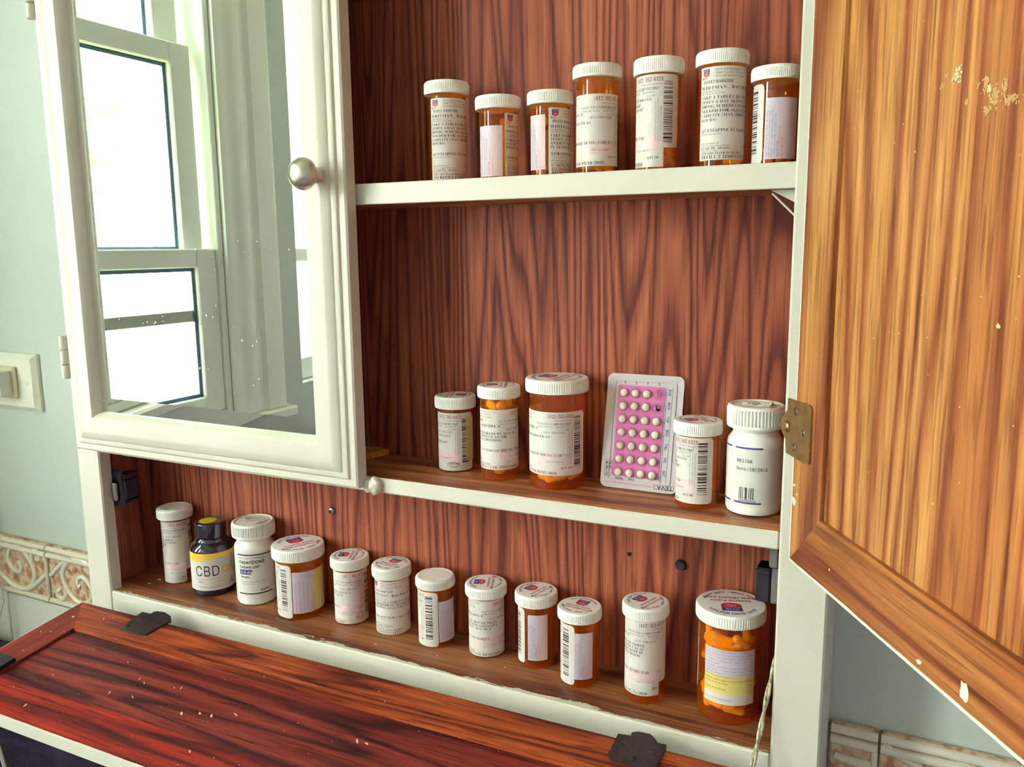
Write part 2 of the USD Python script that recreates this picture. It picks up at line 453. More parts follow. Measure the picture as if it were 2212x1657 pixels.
# woods of the cabinet
BACK = (S(166, 96, 66), S(144, 76, 54), S(104, 48, 40))
FLOORW = (S(196, 132, 84), S(174, 108, 68), S(136, 76, 50))
DOORW = (S(196, 148, 86), S(178, 122, 68), S(142, 80, 48))
DOORR = (S(172, 116, 64), S(154, 96, 50), S(122, 64, 38))
FLAPW = (S(134, 58, 50), S(112, 42, 40), S(64, 26, 32))
FLAPR = (S(172, 90, 50), S(146, 66, 40), S(90, 38, 30))
M['wood_back'] = wood('wood_back', 'z', *BACK, across=17.0, along=0.6, lines=30.0, seed=3.1, pore=0.5, fib=0.75, rough=0.55, spec=0.18)
M['wood_shelf'] = wood('wood_shelf', 'x', *FLOORW, across=16.0, along=1.2, lines=9.0, seed=5.7, paint=[('y', 0.0016, -1, 0.004)])
M['wood_base'] = wood('wood_base', 'x', *[tuple(np.array(c) * 0.66) for c in FLOORW], across=14.0, along=1.2, lines=10.0, seed=8.2, paint=[('y', 0.0045, -1, 0.022)])
M['wood_side'] = wood('wood_side', 'z', *BACK, seed=1.0)
TN = [(0.86, 0.66, 0.52), (1.06, 1.08, 1.12)]
M['wood_door_panel'] = wood('wood_door_panel', 'z', *DOORW, across=11.0, along=0.7, lines=17.0, seed=2.3, tint=TN)
M['wood_door_stile'] = wood('wood_door_stile', 'z', *[tuple(np.array(c) * 0.9) for c in DOORW], across=13.0, along=0.8, lines=8.0, seed=6.6, tint=TN, paint=[('y', 0.0045, 1, 0.0006), ('x', 0.0012, -1, 0.0018)])
M['wood_door_rail'] = wood('wood_door_rail', 'x', *DOORR, across=16.0, along=1.2, lines=9.0, seed=9.4, tint=TN, paint=[('y', 0.0045, 1, 0.0006), ('z', 0.0016, -1, 0.0018)])
TF = [(0.95, 0.80, 0.72), (1.15, 1.05, 1.0)]
M['wood_flap_panel'] = wood('wood_flap_panel', 'x', *FLAPW, across=24.0, along=1.3, lines=11.0, pore=0.85, seed=4.4, tint=TF, rough=0.45, spec=0.2)
M['wood_flap_rail'] = wood('wood_flap_rail', 'x', *FLAPR, across=30.0, along=1.5, lines=9.0, pore=0.9, seed=7.5, tint=TF, rough=0.45, spec=0.2, paint=[('y', -0.0045, -1, 0.0006), ('z', 0.1282, 1, 0.0018)])
M['wood_flap_front'] = wood('wood_flap_front', 'x', S(160, 46, 30), S(136, 33, 27), S(78, 20, 23), across=30.0, along=1.4, lines=8.0, pore=0.9, seed=1.5, tint=TF, rough=0.45, spec=0.2, paint=[('y', -0.0045, -1, 0.0006), ('z', 0.1282, 1, 0.0018)])
M['wood_flap_stile'] = wood('wood_flap_stile', 'z', S(134, 56, 42), S(114, 42, 34), S(74, 28, 26), across=22.0, along=1.6, lines=7.0, seed=3.5, tint=TF, rough=0.45, spec=0.2, paint=[('y', -0.0045, -1, 0.0006), ('x', 0.0006, -1, 0.001)])

# ------------------------------------------------------------------ the room
D = 0.066                      # face of the wall that carries the cabinet
XL, XR, YF, ZB, ZT = -0.45, 1.45, -1.5, -1.25, 1.25
def struct(name, mesh, mat, parent='/World', smooth=False):
    return obj(name, mesh, mat, parent, smooth=smooth, kind='structure')
wall_back = struct('wall_back', bx((XL - 0.1, D, ZB), (XR + 0.1, D + 0.1, ZT), 0), M['wall'])
struct('wall_right', bx((XR, YF, ZB), (XR + 0.1, D, ZT), 0), M['plum'])
struct('wall_front', bx((XL - 0.1, YF - 0.1, ZB), (XR + 0.1, YF, ZT), 0), M['room'])
struct('floor', bx((XL - 0.1, YF - 0.1, ZB - 0.1), (XR + 0.1, D + 0.1, ZB), 0), M['floor'])
struct('ceiling', bx((XL - 0.1, YF - 0.1, ZT), (XR + 0.1, D + 0.1, ZT + 0.1), 0), M['ceiling'])
WY0, WY1, WZ0, WZ1 = -0.655, -0.33, 0.0, 0.95      # window opening in the left wall
FY0, FY1, FZ0, FZ1 = -1.47, -0.99, 0.0, 1.12           # a second window, level with the camera and out of its sight
struct('wall_left', join([bx((XL - 0.1, YF, ZB), (XL, FY0, ZT), 0), bx((XL - 0.1, FY1, ZB), (XL, WY0, ZT), 0), bx((XL - 0.1, WY1, ZB), (XL, D, ZT), 0),
                          bx((XL - 0.1, WY0, ZB), (XL, WY1, WZ0), 0), bx((XL - 0.1, WY0, WZ1), (XL, WY1, ZT), 0), bx((XL - 0.1, FY0, ZB), (XL, FY1, FZ0), 0), bx((XL - 0.1, FY0, FZ1), (XL, FY1, ZT), 0)]), M['wall'])

win = xf('window_1', loc=(0, 0, 0)); tag(win, kind='structure')
def wpart(name, lo, hi, mat, b=0.0015, label=None):
    return obj(name, bx(lo, hi, b), M[mat], win, label=label)
# jambs
wpart('jamb', (XL - 0.1, WY0, WZ0), (XL - 0.001, WY0 + 0.012, WZ1), 'trim'); wpart('jamb', (XL - 0.1, WY1 - 0.012, WZ0), (XL - 0.001, WY1, WZ1), 'trim')
wpart('head_jamb', (XL - 0.1, WY0 + 0.012, WZ1 - 0.012), (XL - 0.001, WY1 - 0.012, WZ1), 'trim')
wpart('sill', (XL - 0.1, WY0 + 0.012, WZ0), (XL - 0.001, WY1 - 0.012, WZ0 + 0.014), 'trim')
def sash(name, x0, x1, y0, y1, z0, z1, st, rt, rb):
    """frame of four members, a dark gasket and a pane."""
    p = xf(name, win)
    for lo, hi, nm in (((x0, y0, z0), (x1, y0 + st, z1), 'stile'), ((x0, y1 - st, z0), (x1, y1, z1), 'stile'),
                       ((x0, y0 + st, z1 - rt), (x1, y1 - st, z1), 'rail'), ((x0, y0 + st, z0), (x1, y1 - st, z0 + rb), 'rail')):
        obj(nm, bx(lo, hi, 0.002), M['vinyl'], p)
    g = 0.006
    a, b_, c_, d_ = y0 + st, y1 - st, z0 + rb, z1 - rt
    xm = x0 + 0.004
    obj('gasket', join([bx((xm, a, c_), (xm + 0.006, a + g, d_), 0.0005), bx((xm, b_ - g, c_), (xm + 0.006, b_, d_), 0.0005),
                        bx((xm, a + g, d_ - g), (xm + 0.006, b_ - g, d_), 0.0005), bx((xm, a + g, c_), (xm + 0.006, b_ - g, c_ + g), 0.0005)]), M['gasket'], p)
    obj('pane', bx((xm + 0.001, a, c_), (xm + 0.004, b_, d_), 0), M['pane'], p, smooth=False)
    return p
sash('lower_sash', XL - 0.024, XL - 0.006, WY0 + 0.013, WY1 - 0.013, WZ0 + 0.014, 0.300, 0.044, 0.032, 0.030)
sash('middle_sash', XL - 0.048, XL - 0.027, WY0 + 0.021, WY1 - 0.021, 0.268, 0.637, 0.044, 0.034, 0.030)
sash('upper_sash', XL - 0.076, XL - 0.052, WY0 + 0.021, WY1 - 0.021, 0.604, WZ1 - 0.013, 0.052, 0.034, 0.024)
obj('glazing_bar', bx((XL - 0.022, WY0 + 0.058, 0.176), (XL - 0.016, WY1 - 0.058, 0.196), 0.001), M['vinyl'], win)
# moulded casing: profile (distance from the opening, height off the wall)
CP = [(0, 0), (0, 0.008), (0.010, 0.010), (0.016, 0.0085), (0.028, 0.0095), (0.036, 0.013), (0.050, 0.0135), (0.058, 0.010), (0.066, 0.0105), (0.074, 0.0165), (0.112, 0.019), (0.120, 0.017), (0.122, 0)]
def casing(y_in, sgn):
    poly = Polygon([(d, h) for d, h in CP])
    v, f = slab(poly, WZ1 - WZ0 + 0.12)
    return np.stack([XL + v[:, 1], y_in + sgn * v[:, 0], WZ0 + v[:, 2]], 1), f
obj('casing', casing(WY0, -1), M['trim'], win); obj('casing', casing(WY1, 1), M['trim'], win)
v, f = slab(Polygon([(d, h) for d, h in CP]), WY1 - WY0)
obj('head_casing', (np.stack([XL + v[:, 1], WY0 + v[:, 2], WZ1 + v[:, 0]], 1), f), M['trim'], win)
wpart('stool', (XL, WY0 - 0.14, WZ0 - 0.022), (XL + 0.03, WY1 + 0.14, WZ0 - 0.001), 'trim', 0.004)
wpart('apron', (XL, WY0 - 0.12, WZ0 - 0.10), (XL + 0.012, WY1 + 0.12, WZ0 - 0.0225), 'trim', 0.002)

w2 = xf('window_2', loc=(0, 0, 0)); tag(w2, kind='structure')
for lo, hi in (((XL - 0.07, FY0, FZ0), (XL - 0.03, FY0 + 0.05, FZ1)), ((XL - 0.07, FY1 - 0.05, FZ0), (XL - 0.03, FY1, FZ1)), ((XL - 0.07, FY0 + 0.05, FZ0), (XL - 0.03, FY1 - 0.05, FZ0 + 0.05)),
               ((XL - 0.07, FY0 + 0.05, FZ1 - 0.05), (XL - 0.03, FY1 - 0.05, FZ1)), ((XL - 0.065, FY0 + 0.05, 0.27), (XL - 0.035, FY1 - 0.05, 0.30))):
    obj('frame_member', bx(lo, hi, 0.002), M['vinyl'], w2)
obj('pane', bx((XL - 0.052, FY0 + 0.05, FZ0 + 0.05), (XL - 0.049, FY1 - 0.05, FZ1 - 0.05), 0), M['pane'], w2, smooth=False)

# outside: lawn and a small tree seen through the window
lawn = obj('lawn', bx((-14, -9, -1.7), (XL - 0.2, 9, -1.6), 0), M['grass'], smooth=False)
tag(lawn, 'sunlit lawn outside the window', 'lawn', kind='structure')
tree = xf('tree', loc=(-3.4, -1.9, -1.6))
obj('trunk', tube(spline([(0, 0, 0), (0.05, 0.03, 0.8), (-0.04, 0.06, 1.7), (0.05, 0, 2.9)], 14), np.linspace(0.09, 0.03, 14), 8), M['bark'], tree)
lv = []
for k in range(3600):
    d = RNG.normal(size=3); d /= np.linalg.norm(d)
    c0 = np.array([0, 0, 2.55]) + d * RNG.uniform(0.25, 1.0) ** 0.6 * np.array([0.75, 0.85, 0.62])
    a = RNG.normal(size=3); a /= np.linalg.norm(a); b = np.cross(a, RNG.normal(size=3)); b /= np.linalg.norm(b)
    L = RNG.uniform(0.022, 0.045)
    lv.append((np.array([c0 - a * L, c0 + b * L * .45, c0 + a * L, c0 - b * L * .45]), np.array([[0, 1, 2], [0, 2, 3]])))
obj('foliage', join(lv), M['leaf'], tree, smooth=False, kind='stuff')
tag(tree, 'pale green leafy tree outside the window, seen only in the mirror', 'tree')

# ------------------------------------------------------------------ tiles on the wall
TW, TH, TZ = 0.114, 0.0645, -0.0045
def tile_xy(px, py):           # measured on the photographed tile: millimetres from its centre
    return 57 + (px - 620) * 0.135, 32 - (py - (110 + 0.27 * px)) * 0.097
SCROLLS = [[(255, 450), (285, 480), (275, 545), (225, 560), (155, 485), (130, 400), (180, 285), (290, 280), (400, 420), (450, 600), (400, 720), (280, 765), (80, 640), (0, 560), (-110, 500), (-225, 470)],
           [(640, 572), (580, 610), (500, 680), (420, 735), (320, 772)],
           [(430, 470), (432, 380), (490, 328), (528, 375), (515, 430), (490, 415)],
           [(-160, 360), (-80, 330), (0, 300), (60, 262), (130, 245), (150, 285)],
           [(-200, 90), (-150, 190), (-70, 250), (-40, 330), (-90, 380), (-140, 340)]]
def relief(flip, xa, xb):
    parts = []
    for c_ in SCROLLS:
        P = np.array([tile_xy(*q) for q in c_]) * 1e-3
        P = spline(P, 6 * len(c_))
        if flip: P = -P
        keep = (P[:, 0] > xa + 0.002) & (P[:, 0] < xb - 0.002) & (np.abs(P[:, 1]) < 0.0275)
        run = []
        for p, k in list(zip(P, keep)) + [(None, False)]:
            if k: run.append(p)
            else:
                if len(run) > 3:
                    R = np.array(run); parts.append(tube(np.stack([R[:, 0], np.full(len(R), 0.0006), R[:, 1]], 1), np.linspace(0.0030, 0.0036, len(R)), 8))
                run = []
    for z, r in ((0.0285, 0.0030), (0.0215, 0.0033), (-0.0285, 0.0032)):
        parts.append(tube([(xa + 0.0004, 0.0, z), (xb - 0.0004, 0.0, z)], r, 10))
    parts.append(tube([(xb - 0.002, 0.0, -0.028), (xb - 0.002, 0.0, 0.0215)], 0.0022, 8))
    return join(parts)
k = 0
for k in range(-3, 12):
    x0 = -0.148 + TW * k; x1 = x0 + TW; cx = (x0 + x1) / 2
    xa, xb = max(x0, XL) + 0.0005, min(x1, 1.05) - 0.0005
    if xa > -0.002 and xb < 0.622: continue
    if xa < 0 < xb: xb = -0.0012
    if xa < 0.62 < xb: xa = 0.6212
    t = obj('border_tile', bx((xa, 0.0605, TZ - TH), (xb, D - 0.0002, TZ), 0.001), M['mottled'], wall_back)
    v, f = relief(k % 2 == 0, xa - cx, xb - cx)
    obj('scroll_relief', (v + [cx, 0.0605, TZ - TH / 2], f), M['relief'], t, smooth=50)
for r in range(2):
    for k in range(13):
        xa = XL + 0.112 * k
        z1 = TZ - TH - 0.0025 - 0.1105 * r
        obj('tile', bx((xa + 0.001, 0.0618, z1 - 0.1085), (xa + 0.111, D - 0.0002, z1), 0.0012), M['glaze'], wall_back)

# ------------------------------------------------------------------ outlet, plug and cord, towel
o = xf('wall_outlet', loc=(-0.187, D, 0.1665))
obj('cover_plate', hull([(sx * (0.051 - i), -y, sz * (0.0292 - i)) for sx in (-1, 1) for sz in (-1, 1) for i, y in ((0, 0.0002), (0, 0.003), (0.0045, 0.0072))]), M['plate'], o)
obj('socket', join([bx((-0.033, -0.0112, -0.0165), (0.0245, -0.0068, 0.0165), 0.0015)]), M['ivory'], o, label='ivory socket face')
obj('plate_screw', moved(lathe([(0.0024, 0), (0.0024, 0.0006), (0.0014, 0.0012)], 16), M=np.array([[1, 0, 0, 0.038], [0, 0, -1, -0.0068], [0, 1, 0, 0], [0, 0, 0, 1.]])), M['plate'], o)
tag(o, 'cream outlet with a slanted-edge cover plate on the wall left of the cabinet', 'outlet')
pc = xf('power_cord', loc=(-0.187, D, 0.1665))
obj('plug', hull([(x, y, z) for x, zz in ((-0.012, 0.0105), (0.016, 0.0125), (0.0205, 0.0118)) for y in (-0.0115, -0.027 if x < 0 else -0.0235) for z in (-zz, zz)]), M['cord'], pc)
cab = spline([(-0.199, 0.043, 0.166), (-0.225, 0.042, 0.160), (-0.243, 0.045, 0.10), (-0.236, 0.050, 0.0), (-0.2246, 0.0535, -0.061), (-0.2196, 0.0525, -0.0737), (-0.2208, 0.048, -0.09),
              (-0.2240, 0.040, -0.1132), (-0.2225, 0.030, -0.135), (-0.206, 0.016, -0.19), (-0.184, 0.013, -0.235), (-0.178, 0.012, -0.27), (-0.18, 0.010, -0.45), (-0.19, 0.008, -0.9), (-0.2, 0.0, -1.2)], 90)
obj('cable', tube(cab - [-0.187, D, 0.1665], 0.0021, 8), M['cord'], pc)
tag(pc, 'white cord and plug hanging from the wall outlet', 'cord')
zz = np.linspace(0, 1, 18); xx = np.linspace(-0.40, 0.95, 150)
def cloth(off):
    P = np.zeros((len(zz), len(xx), 3))
    for i, t in enumerate(zz):
        amp = 0.0035 + 0.006 * t
        w = np.sin(xx * 62 + 0.8 * np.sin(xx * 17)) + 0.5 * np.sin(xx * 131 + 2)
        P[i, :, 0] = xx + 0.004 * np.sin(7 * t + xx * 9); P[i, :, 1] = 0.048 - off + amp * w * 0.6 * (1 - 0.4 * t) - 0.002 * t
        P[i, :, 2] = -0.122 - 0.62 * t
    return P
A_, B_ = cloth(0.005), cloth(-0.004)
nz, nx = len(zz), len(xx)
idx = np.arange(nz * nx).reshape(nz, nx)
q = np.stack([idx[:-1, :-1], idx[:-1, 1:], idx[1:, 1:], idx[1:, :-1]], -1).reshape(-1, 4)
V = np.vstack([A_.reshape(-1, 3), B_.reshape(-1, 3)]); off = nz * nx
F = [tri(q), tri(q[:, ::-1] + off)]
for L in (idx[0], idx[-1], idx[:, 0], idx[:, -1]):
    F.append(tri(np.stack([L[:-1], L[1:], L[1:] + off, L[:-1] + off], 1)))
B_[0, :, 2] += 0.0
tw = obj('towel', (V, np.vstack(F)), M['towel'], smooth=50)
tag(tw, 'dark cloth hanging in folds on the wall below the cabinet', 'towel')

# ------------------------------------------------------------------ the cabinet
cb = xf('cabinet', loc=(0, 0, 0))
tag(cb, 'white painted wall cabinet with oak interior, mirrored doors and a dropped flap', 'cabinet')
SX0, SX1, CW = 0.0281, 0.5928, 0.62
CT, CBZ = 0.60, -0.052
ZM0, ZM1, ZT0, ZT1 = 0.1264, 0.1373, 0.3264, 0.3400
FD = 0.012
obj('stile', bx((0, 0, CBZ), (SX0, FD, CT), 0.0012), M['white'], cb); obj('stile', bx((SX1, 0, CBZ), (CW, FD, CT), 0.0012), M['white'], cb)
obj('bottom_rail', bx((SX0, 0.0001, CBZ), (SX1, FD, 0), 0.001), M['wood_base'], cb)
obj('middle_rail', bx((SX0, 0.0001, ZM0), (SX1, FD, ZM1), 0.001), M['wood_shelf'], cb)
obj('top_rail', bx((SX0, 0.0001, CT - 0.03), (SX1, FD, CT), 0.001), M['white'], cb)
obj('side_panel', bx((0.0005, FD, CBZ), (0.0125, D, CT), 0.0003), M['white'], cb); obj('side_panel', bx((CW - 0.0125, FD, CBZ), (CW - 0.0005, D, CT), 0.0003), M['white'], cb)
obj('side_lining', bx((0.0125, FD, 0), (0.0145, 0.062, CT - 0.012), 0.0002), M['wood_side'], cb); obj('side_lining', bx((CW - 0.0145, FD, 0), (CW - 0.0125, 0.062, CT - 0.012), 0.0002), M['wood_side'], cb)
obj('back_panel', bx((0.0125, 0.062, CBZ), (CW - 0.0125, 0.0656, CT), 0.0001), M['wood_back'], cb, smooth=False)
obj('base_board', bx((0.0145, FD, -0.010), (CW - 0.0145, 0.062, 0), 0.0002), M['wood_base'], cb)
obj('top_board', bx((0.0125, FD, CT - 0.012), (CW - 0.0125, 0.062, CT), 0.0002), M['white'], cb)
obj('shelf', bx((0.0145, FD, ZM0), (CW - 0.0145, 0.062, ZM1), 0.0002), M['wood_shelf'], cb)
ts_ = obj('shelf', bx((0.0150, 0.0028, ZT0), (CW - 0.0150, 0.0618, ZT1), 0.0002), M['wood_shelf'], cb)
obj('shelf_edge', bx((0.0150, 0.0012, ZT0 - 0.0001), (CW - 0.0150, 0.0028, ZT1 + 0.0001), 0.0005), M['white'], ts_, label='white painted front edge')

def at_y(x, y, z):   # lathe axis z -> pointing out of the back panel, towards -y
    return np.array([[1, 0, 0, x], [0, 0, -1, y], [0, 1, 0, z], [0, 0, 0, 1.]])
obj('screw', moved(lathe([(0.0033, 0), (0.0033, 0.0006), (0.0026, 0.0022), (0.0013, 0.0029), (0.0012, 0.0016)], 24), M=at_y(0.2279, 0.0619, 0.0827)), M['steel'], cb)
obj('plug_button', moved(lathe([(0.0037, 0), (0.0037, 0.0022), (0.0031, 0.0030)], 24), M=at_y(0.5214, 0.0619, 0.0843)), M['black'], cb)
obj('screw_hole', moved(lathe([(0.0015, 0), (0.0015, 0.0003)], 12), M=at_y(0.4852, 0.0619, 0.0857)), M['hole'], cb)
# roller catches inside the lower opening
c1 = xf('roller_catch', cb)
obj('housing', join([bx((0.0150, 0.0125, 0.074), (0.0372, 0.016, 0.108), 0.001), bx((0.0286, 0.016, 0.0985), (0.0372, 0.030, 0.104), 0.001), bx((0.0286, 0.016, 0.0765), (0.0372, 0.030, 0.080), 0.001), bx((0.034, 0.016, 0.080), (0.0372, 0.030, 0.0985), 0.001)]), M['black'], c1)
obj('roller', moved(lathe([(0.0022, 0), (0.0026, 0.001), (0.0026, 0.015), (0.0022, 0.016)], 16), (0.0315, 0.0105, 0.081)), M['steel'], c1)
c2 = xf('roller_catch', cb)
obj('housing', join([bx((0.5786, 0.0125, 0.0885), (0.5872, 0.026, 0.1100), 0.0012), bx((0.5786, 0.0115, 0.1060), (0.5872, 0.0245, 0.1100), 0.001)]), M['black'], c2)
obj('arm', join([bx((0.5876, 0.0125, 0.0885), (0.5922, 0.024, 0.1100), 0.0008), bx((0.5858, 0.0125, 0.1102), (0.5915, 0.024, 0.1235), 0.0012)]), M['graygrip'], c2)
# paint-covered bumper on the middle rail and the clip under the top shelf
b0 = trimesh.creation.icosphere(3, 1.0); bv = np.array(b0.vertices)
bv = bv * (1 + 0.25 * (meshkit.fbm(bv * 2.2 + 5, 3, 2)[:, None] - 0.5) * 2) * [0.0052, 0.0040, 0.0068]
obj('bumper', join([(bv + [0.3185, -0.0022, 0.1322], np.array(b0.faces)), moved((bv * 0.8, np.array(b0.faces)), (0.3120, -0.0015, 0.1315))]), M['white'], cb)
obj('shelf_clip', join([hull([(0.5790, 0.010, 0.3262), (0.5926, 0.010, 0.3262), (0.5926, 0.010, 0.3190), (0.5790, 0.014, 0.3262), (0.5926, 0.014, 0.3262), (0.5926, 0.014, 0.3190)]),
                        tube([(0.580, 0.009, 0.3245), (0.5926, 0.009, 0.3120)], 0.0006, 6)]), M['white'], cb)
# twisted cord that stays the flap
tt = np.linspace(0, 1, 120)
axis_ = spline([(0.6010, 0.036, 0.105), (0.5975, 0.024, 0.080), (0.5920, 0.0035, 0.052), (0.5880, -0.003, 0.0216), (0.5846, -0.0105, -0.0035), (0.5822, -0.0205, -0.020), (0.580, -0.026, -0.040)], 120)
st = []
for s_ in (0, math.pi):
    a = tt * 26 + s_
    st.append(tube(axis_ + 0.0008 * np.stack([np.cos(a), np.sin(a), 0 * a], 1), 0.0009, 7))
obj('stay_cord', join(st), M['rope'], cb, smooth=60)

# door frames: profile (distance from the outer edge, height from the inner face)
PROF = [(0, 0), (0, 0.0096), (0.0014, 0.0106), (0.0058, 0.0106), (0.0070, 0.0121), (0.0082, 0.0126), (0.0110, 0.0127), (0.0124, 0.0140), (0.0166, 0.0154), (0.0188, 0.0158), (0.0298, 0.0158),
        (0.0322, 0.0138), (0.0345, 0.0086), (0.0345, 0.0050), (0.0323, 0.0050), (0.0323, 0)]
def member(side, w, h, ys):
    P = np.array(PROF)
    def end(a):
        d, hh = P[:, 0], P[:, 1]
        if side == 'bottom': x, z = (d, d) if a == 0 else (w - d, d)
        if side == 'top': x, z = (d, h - d) if a == 0 else (w - d, h - d)
        if side == 'left': x, z = (d, d) if a == 0 else (d, h - d)
        if side == 'right': x, z = (w - d, d) if a == 0 else (w - d, h - d)
        return np.stack([x, ys * hh, z], 1)
    A, B = end(0), end(1); n = len(P)
    V, F = rings([A, B], False, False)
    pv, pf = flat(Polygon(P))
    order = [int(np.argmin(((P - q_) ** 2).sum(1))) for q_ in pv]
    pf = np.array(order)[pf]
    F = np.vstack([F, pf, pf[:, ::-1] + n])
    m = trimesh.Trimesh(V, F, process=False); trimesh.repair.fix_normals(m)
    return np.array(m.vertices), np.array(m.faces)
def mirror_mesh(w, h, ys):
    i0, i1 = 0.0338, 0.0338 + 0.0125
    y0, y1, yb = 0.0078, 0.0086, 0.0054
    def r4(i, y): return np.array([(i, ys * y, i), (w - i, ys * y, i), (w - i, ys * y, h - i), (i, ys * y, h - i)])
    V, F = rings([r4(i0, yb), r4(i0, y0), r4(i1, y1)], True, True)
    m = trimesh.Trimesh(V, F, process=False); trimesh.repair.fix_normals(m)
    return np.array(m.vertices), np.array(m.faces)
DW, DH = 0.2943, 0.452
def door(mat, ys, ml, mr, mt, mb, mpanel, with_mirror, w, h, label, front_mat=None):
    p = xf('door', cb, mat=mat); tag(p, label=label)
    for side, nm, mm in (('left', 'stile', ml), ('right', 'stile', mr), ('top', 'rail', mt), ('bottom', 'rail', mb)):
        obj(nm, member(side, w, h, ys), M[mm], p, smooth=28)
    obj('panel', bx((0.0321, ys * 0.0024, 0.0321), (w - 0.0321, ys * 0.0050, h - 0.0321), 0), M[mpanel], p, smooth=False)
    if with_mirror:
        obj('mirror_pane', mirror_mesh(w, h, ys), M['mirror'], p, smooth=False)
    else:
        obj('raised_panel', bx((0.0340, ys * 0.0051, 0.0340), (w - 0.0340, ys * 0.0085, h - 0.0340), 0.002), M['white'], p)
    return p
def T4(R, t):
    m = np.eye(4); m[:3, :3] = np.array(R).T; m[:3, 3] = t; return m
# closed door on the left
dl = door(T4([(1, 0, 0), (0, 1, 0), (0, 0, 1)], (0.0160, -0.0004, 0.131)), -1, 'white', 'white', 'white', 'white', 'white', True, DW, DH, 'closed mirrored door with a round knob')
kp = [(0.0030, 0.0), (0.0052, 0.0008), (0.0036, 0.0022), (0.0026, 0.005), (0.0030, 0.0085), (0.0070, 0.0105), (0.0102, 0.0130), (0.0106, 0.0150), (0.0098, 0.0180), (0.0078, 0.0204), (0.0044, 0.0219), (0.0012, 0.0224)]
obj('knob', moved(lathe(kp, 40), M=at_y(0.2917 - 0.016, -0.0156, 0.3454 - 0.131)), M['nickel'], dl, smooth=50)
for zc in (0.209, 0.500):
    hg = [moved(lathe([(0.0030, 0), (0.0034, 0.0006), (0.0034, 0.0112), (0.0030, 0.0118)], 16), (-0.0125, -0.0047, zc - 0.131 - 0.019 + 0.0126 * i)) for i in range(3)]
    obj('hinge', join(hg + [bx((-0.0135, -0.0036, zc - 0.131 - 0.018), (-0.0158, 0.002, zc - 0.131 + 0.018), 0.0004)]), M['white'], dl, label='white painted hinge barrel')
# open door on the right: its oak inner face turns to the camera
a_ = math.radians(-58.432)
dr = door(T4([(math.cos(a_), math.sin(a_), 0), (-math.sin(a_), math.cos(a_), 0), (0, 0, 1)], (0.6013, -0.0243, 0.131)), 1,
          'wood_door_stile', 'wood_door_stile', 'wood_door_rail', 'wood_door_rail', 'wood_door_panel', True, DW, DH, 'open door showing its oak inner face')
hp = Polygon([(-0.0069, 0.0865), (0.0174, 0.0873), (0.0195, 0.0868), (0.0204, 0.0852), (0.0206, 0.0598), (0.0198, 0.0578), (0.0178, 0.0570), (-0.0067, 0.0571), (-0.0081, 0.0643), (-0.0132, 0.0676), (-0.0147, 0.0712), (-0.0132, 0.0750), (-0.0086, 0.0790), (-0.0068, 0.0803)])
HOLES = [(0.0030, 0.0812), (0.0122, 0.0720), (0.0026, 0.0622)]
for hx, hz in HOLES:
    hp = hp.difference(Point(hx, hz).buffer(0.0019))
v, f = slab(hp, 0.0011)
hb = obj('hinge', (np.stack([v[:, 0], -v[:, 2] - 0.0001, v[:, 1]], 1), f), M['brass'], dr, smooth=20, label='brass butterfly hinge with three screws')
for hx, hz in HOLES:
    obj('hinge_screw', moved(lathe([(0.0021, 0), (0.0018, 0.0005), (0.0006, 0.0010), (0.0005, 0.0005)], 16), M=at_y(hx, -0.0003, hz)), M['steel'], dr)
obj('hinge_boss', moved(lathe([(0.0030, 0.0), (0.0030, 0.0008), (0.0022, 0.0016)], 20), M=at_y(-0.0062, -0.0011, 0.0716)), M['brass'], dr)

# dropped flap
fa = math.radians(7.0)
Xv = np.array([1, 0, 0.0065]); Xv /= np.linalg.norm(Xv); Zl = np.array([0, -math.cos(fa), -math.sin(fa)]); Yv = np.cross(Zl, Xv)
FW, FH = 0.588, 0.1298
FLAP = T4([Xv, Yv, Zl], (0.016, -0.0202, -0.0043))
fl = door(FLAP, -1, 'wood_flap_stile', 'wood_flap_stile', 'wood_flap_front', 'wood_flap_rail', 'wood_flap_panel', False, FW, FH, 'drop-down flap with a red-brown oak inner face')
def on_flap(poly, t):
    v, f = slab(poly, t)
    return np.stack([v[:, 0], v[:, 2] + 0.0001, v[:, 1]], 1), f
HL = Polygon([(0.0721, 0.0199), (0.0735, 0.0206), (0.0982, 0.0207), (0.1016, 0.0190), (0.1040, -0.0005), (0.1067, -0.0016), (0.0990, -0.0082), (0.0892, -0.0111), (0.0813, -0.0102), (0.0792, -0.0084), (0.0790, -0.0052), (0.0694, -0.0049)])
HR = Polygon([(0.4894, 0.0174), (0.4920, 0.0201), (0.5150, 0.0207), (0.5185, 0.0186), (0.5199, -0.0003), (0.5193, -0.0035), (0.5139, -0.0032), (0.5123, -0.0056), (0.5078, -0.0092), (0.4999, -0.0089), (0.4967, -0.0068), (0.4969, -0.0037), (0.4892, -0.0026)])
obj('hinge', on_flap(HL, 0.0013), M['bronze'], fl, label='dark bronze hinge plate'); obj('hinge', on_flap(HR, 0.0013), M['bronze'], fl, label='dark bronze hinge plate')
for sx, sz in ((0.0765, 0.0155), (0.0775, 0.0040), (0.0985, 0.0045), (0.4946, 0.0055), (0.5131, 0.0048), (0.5040, 0.0146)):
    R = np.array([[1, 0, 0, sx], [0, 0, 1, 0.0013], [0, 1, 0, sz], [0, 0, 0, 1.]])
    obj('hinge_screw', moved(lathe([(0.0021, 0), (0.0019, 0.0005), (0.0007, 0.0009), (0.0006, 0.0003)], 16), M=R), M['bronze'], fl)
obj('strike_plate', on_flap(Polygon([(0.0123, 0.0815), (0.0318, 0.0818), (0.0322, 0.0960), (0.0120, 0.0958)]), 0.0035), M['black'], fl, label='black catch strike')

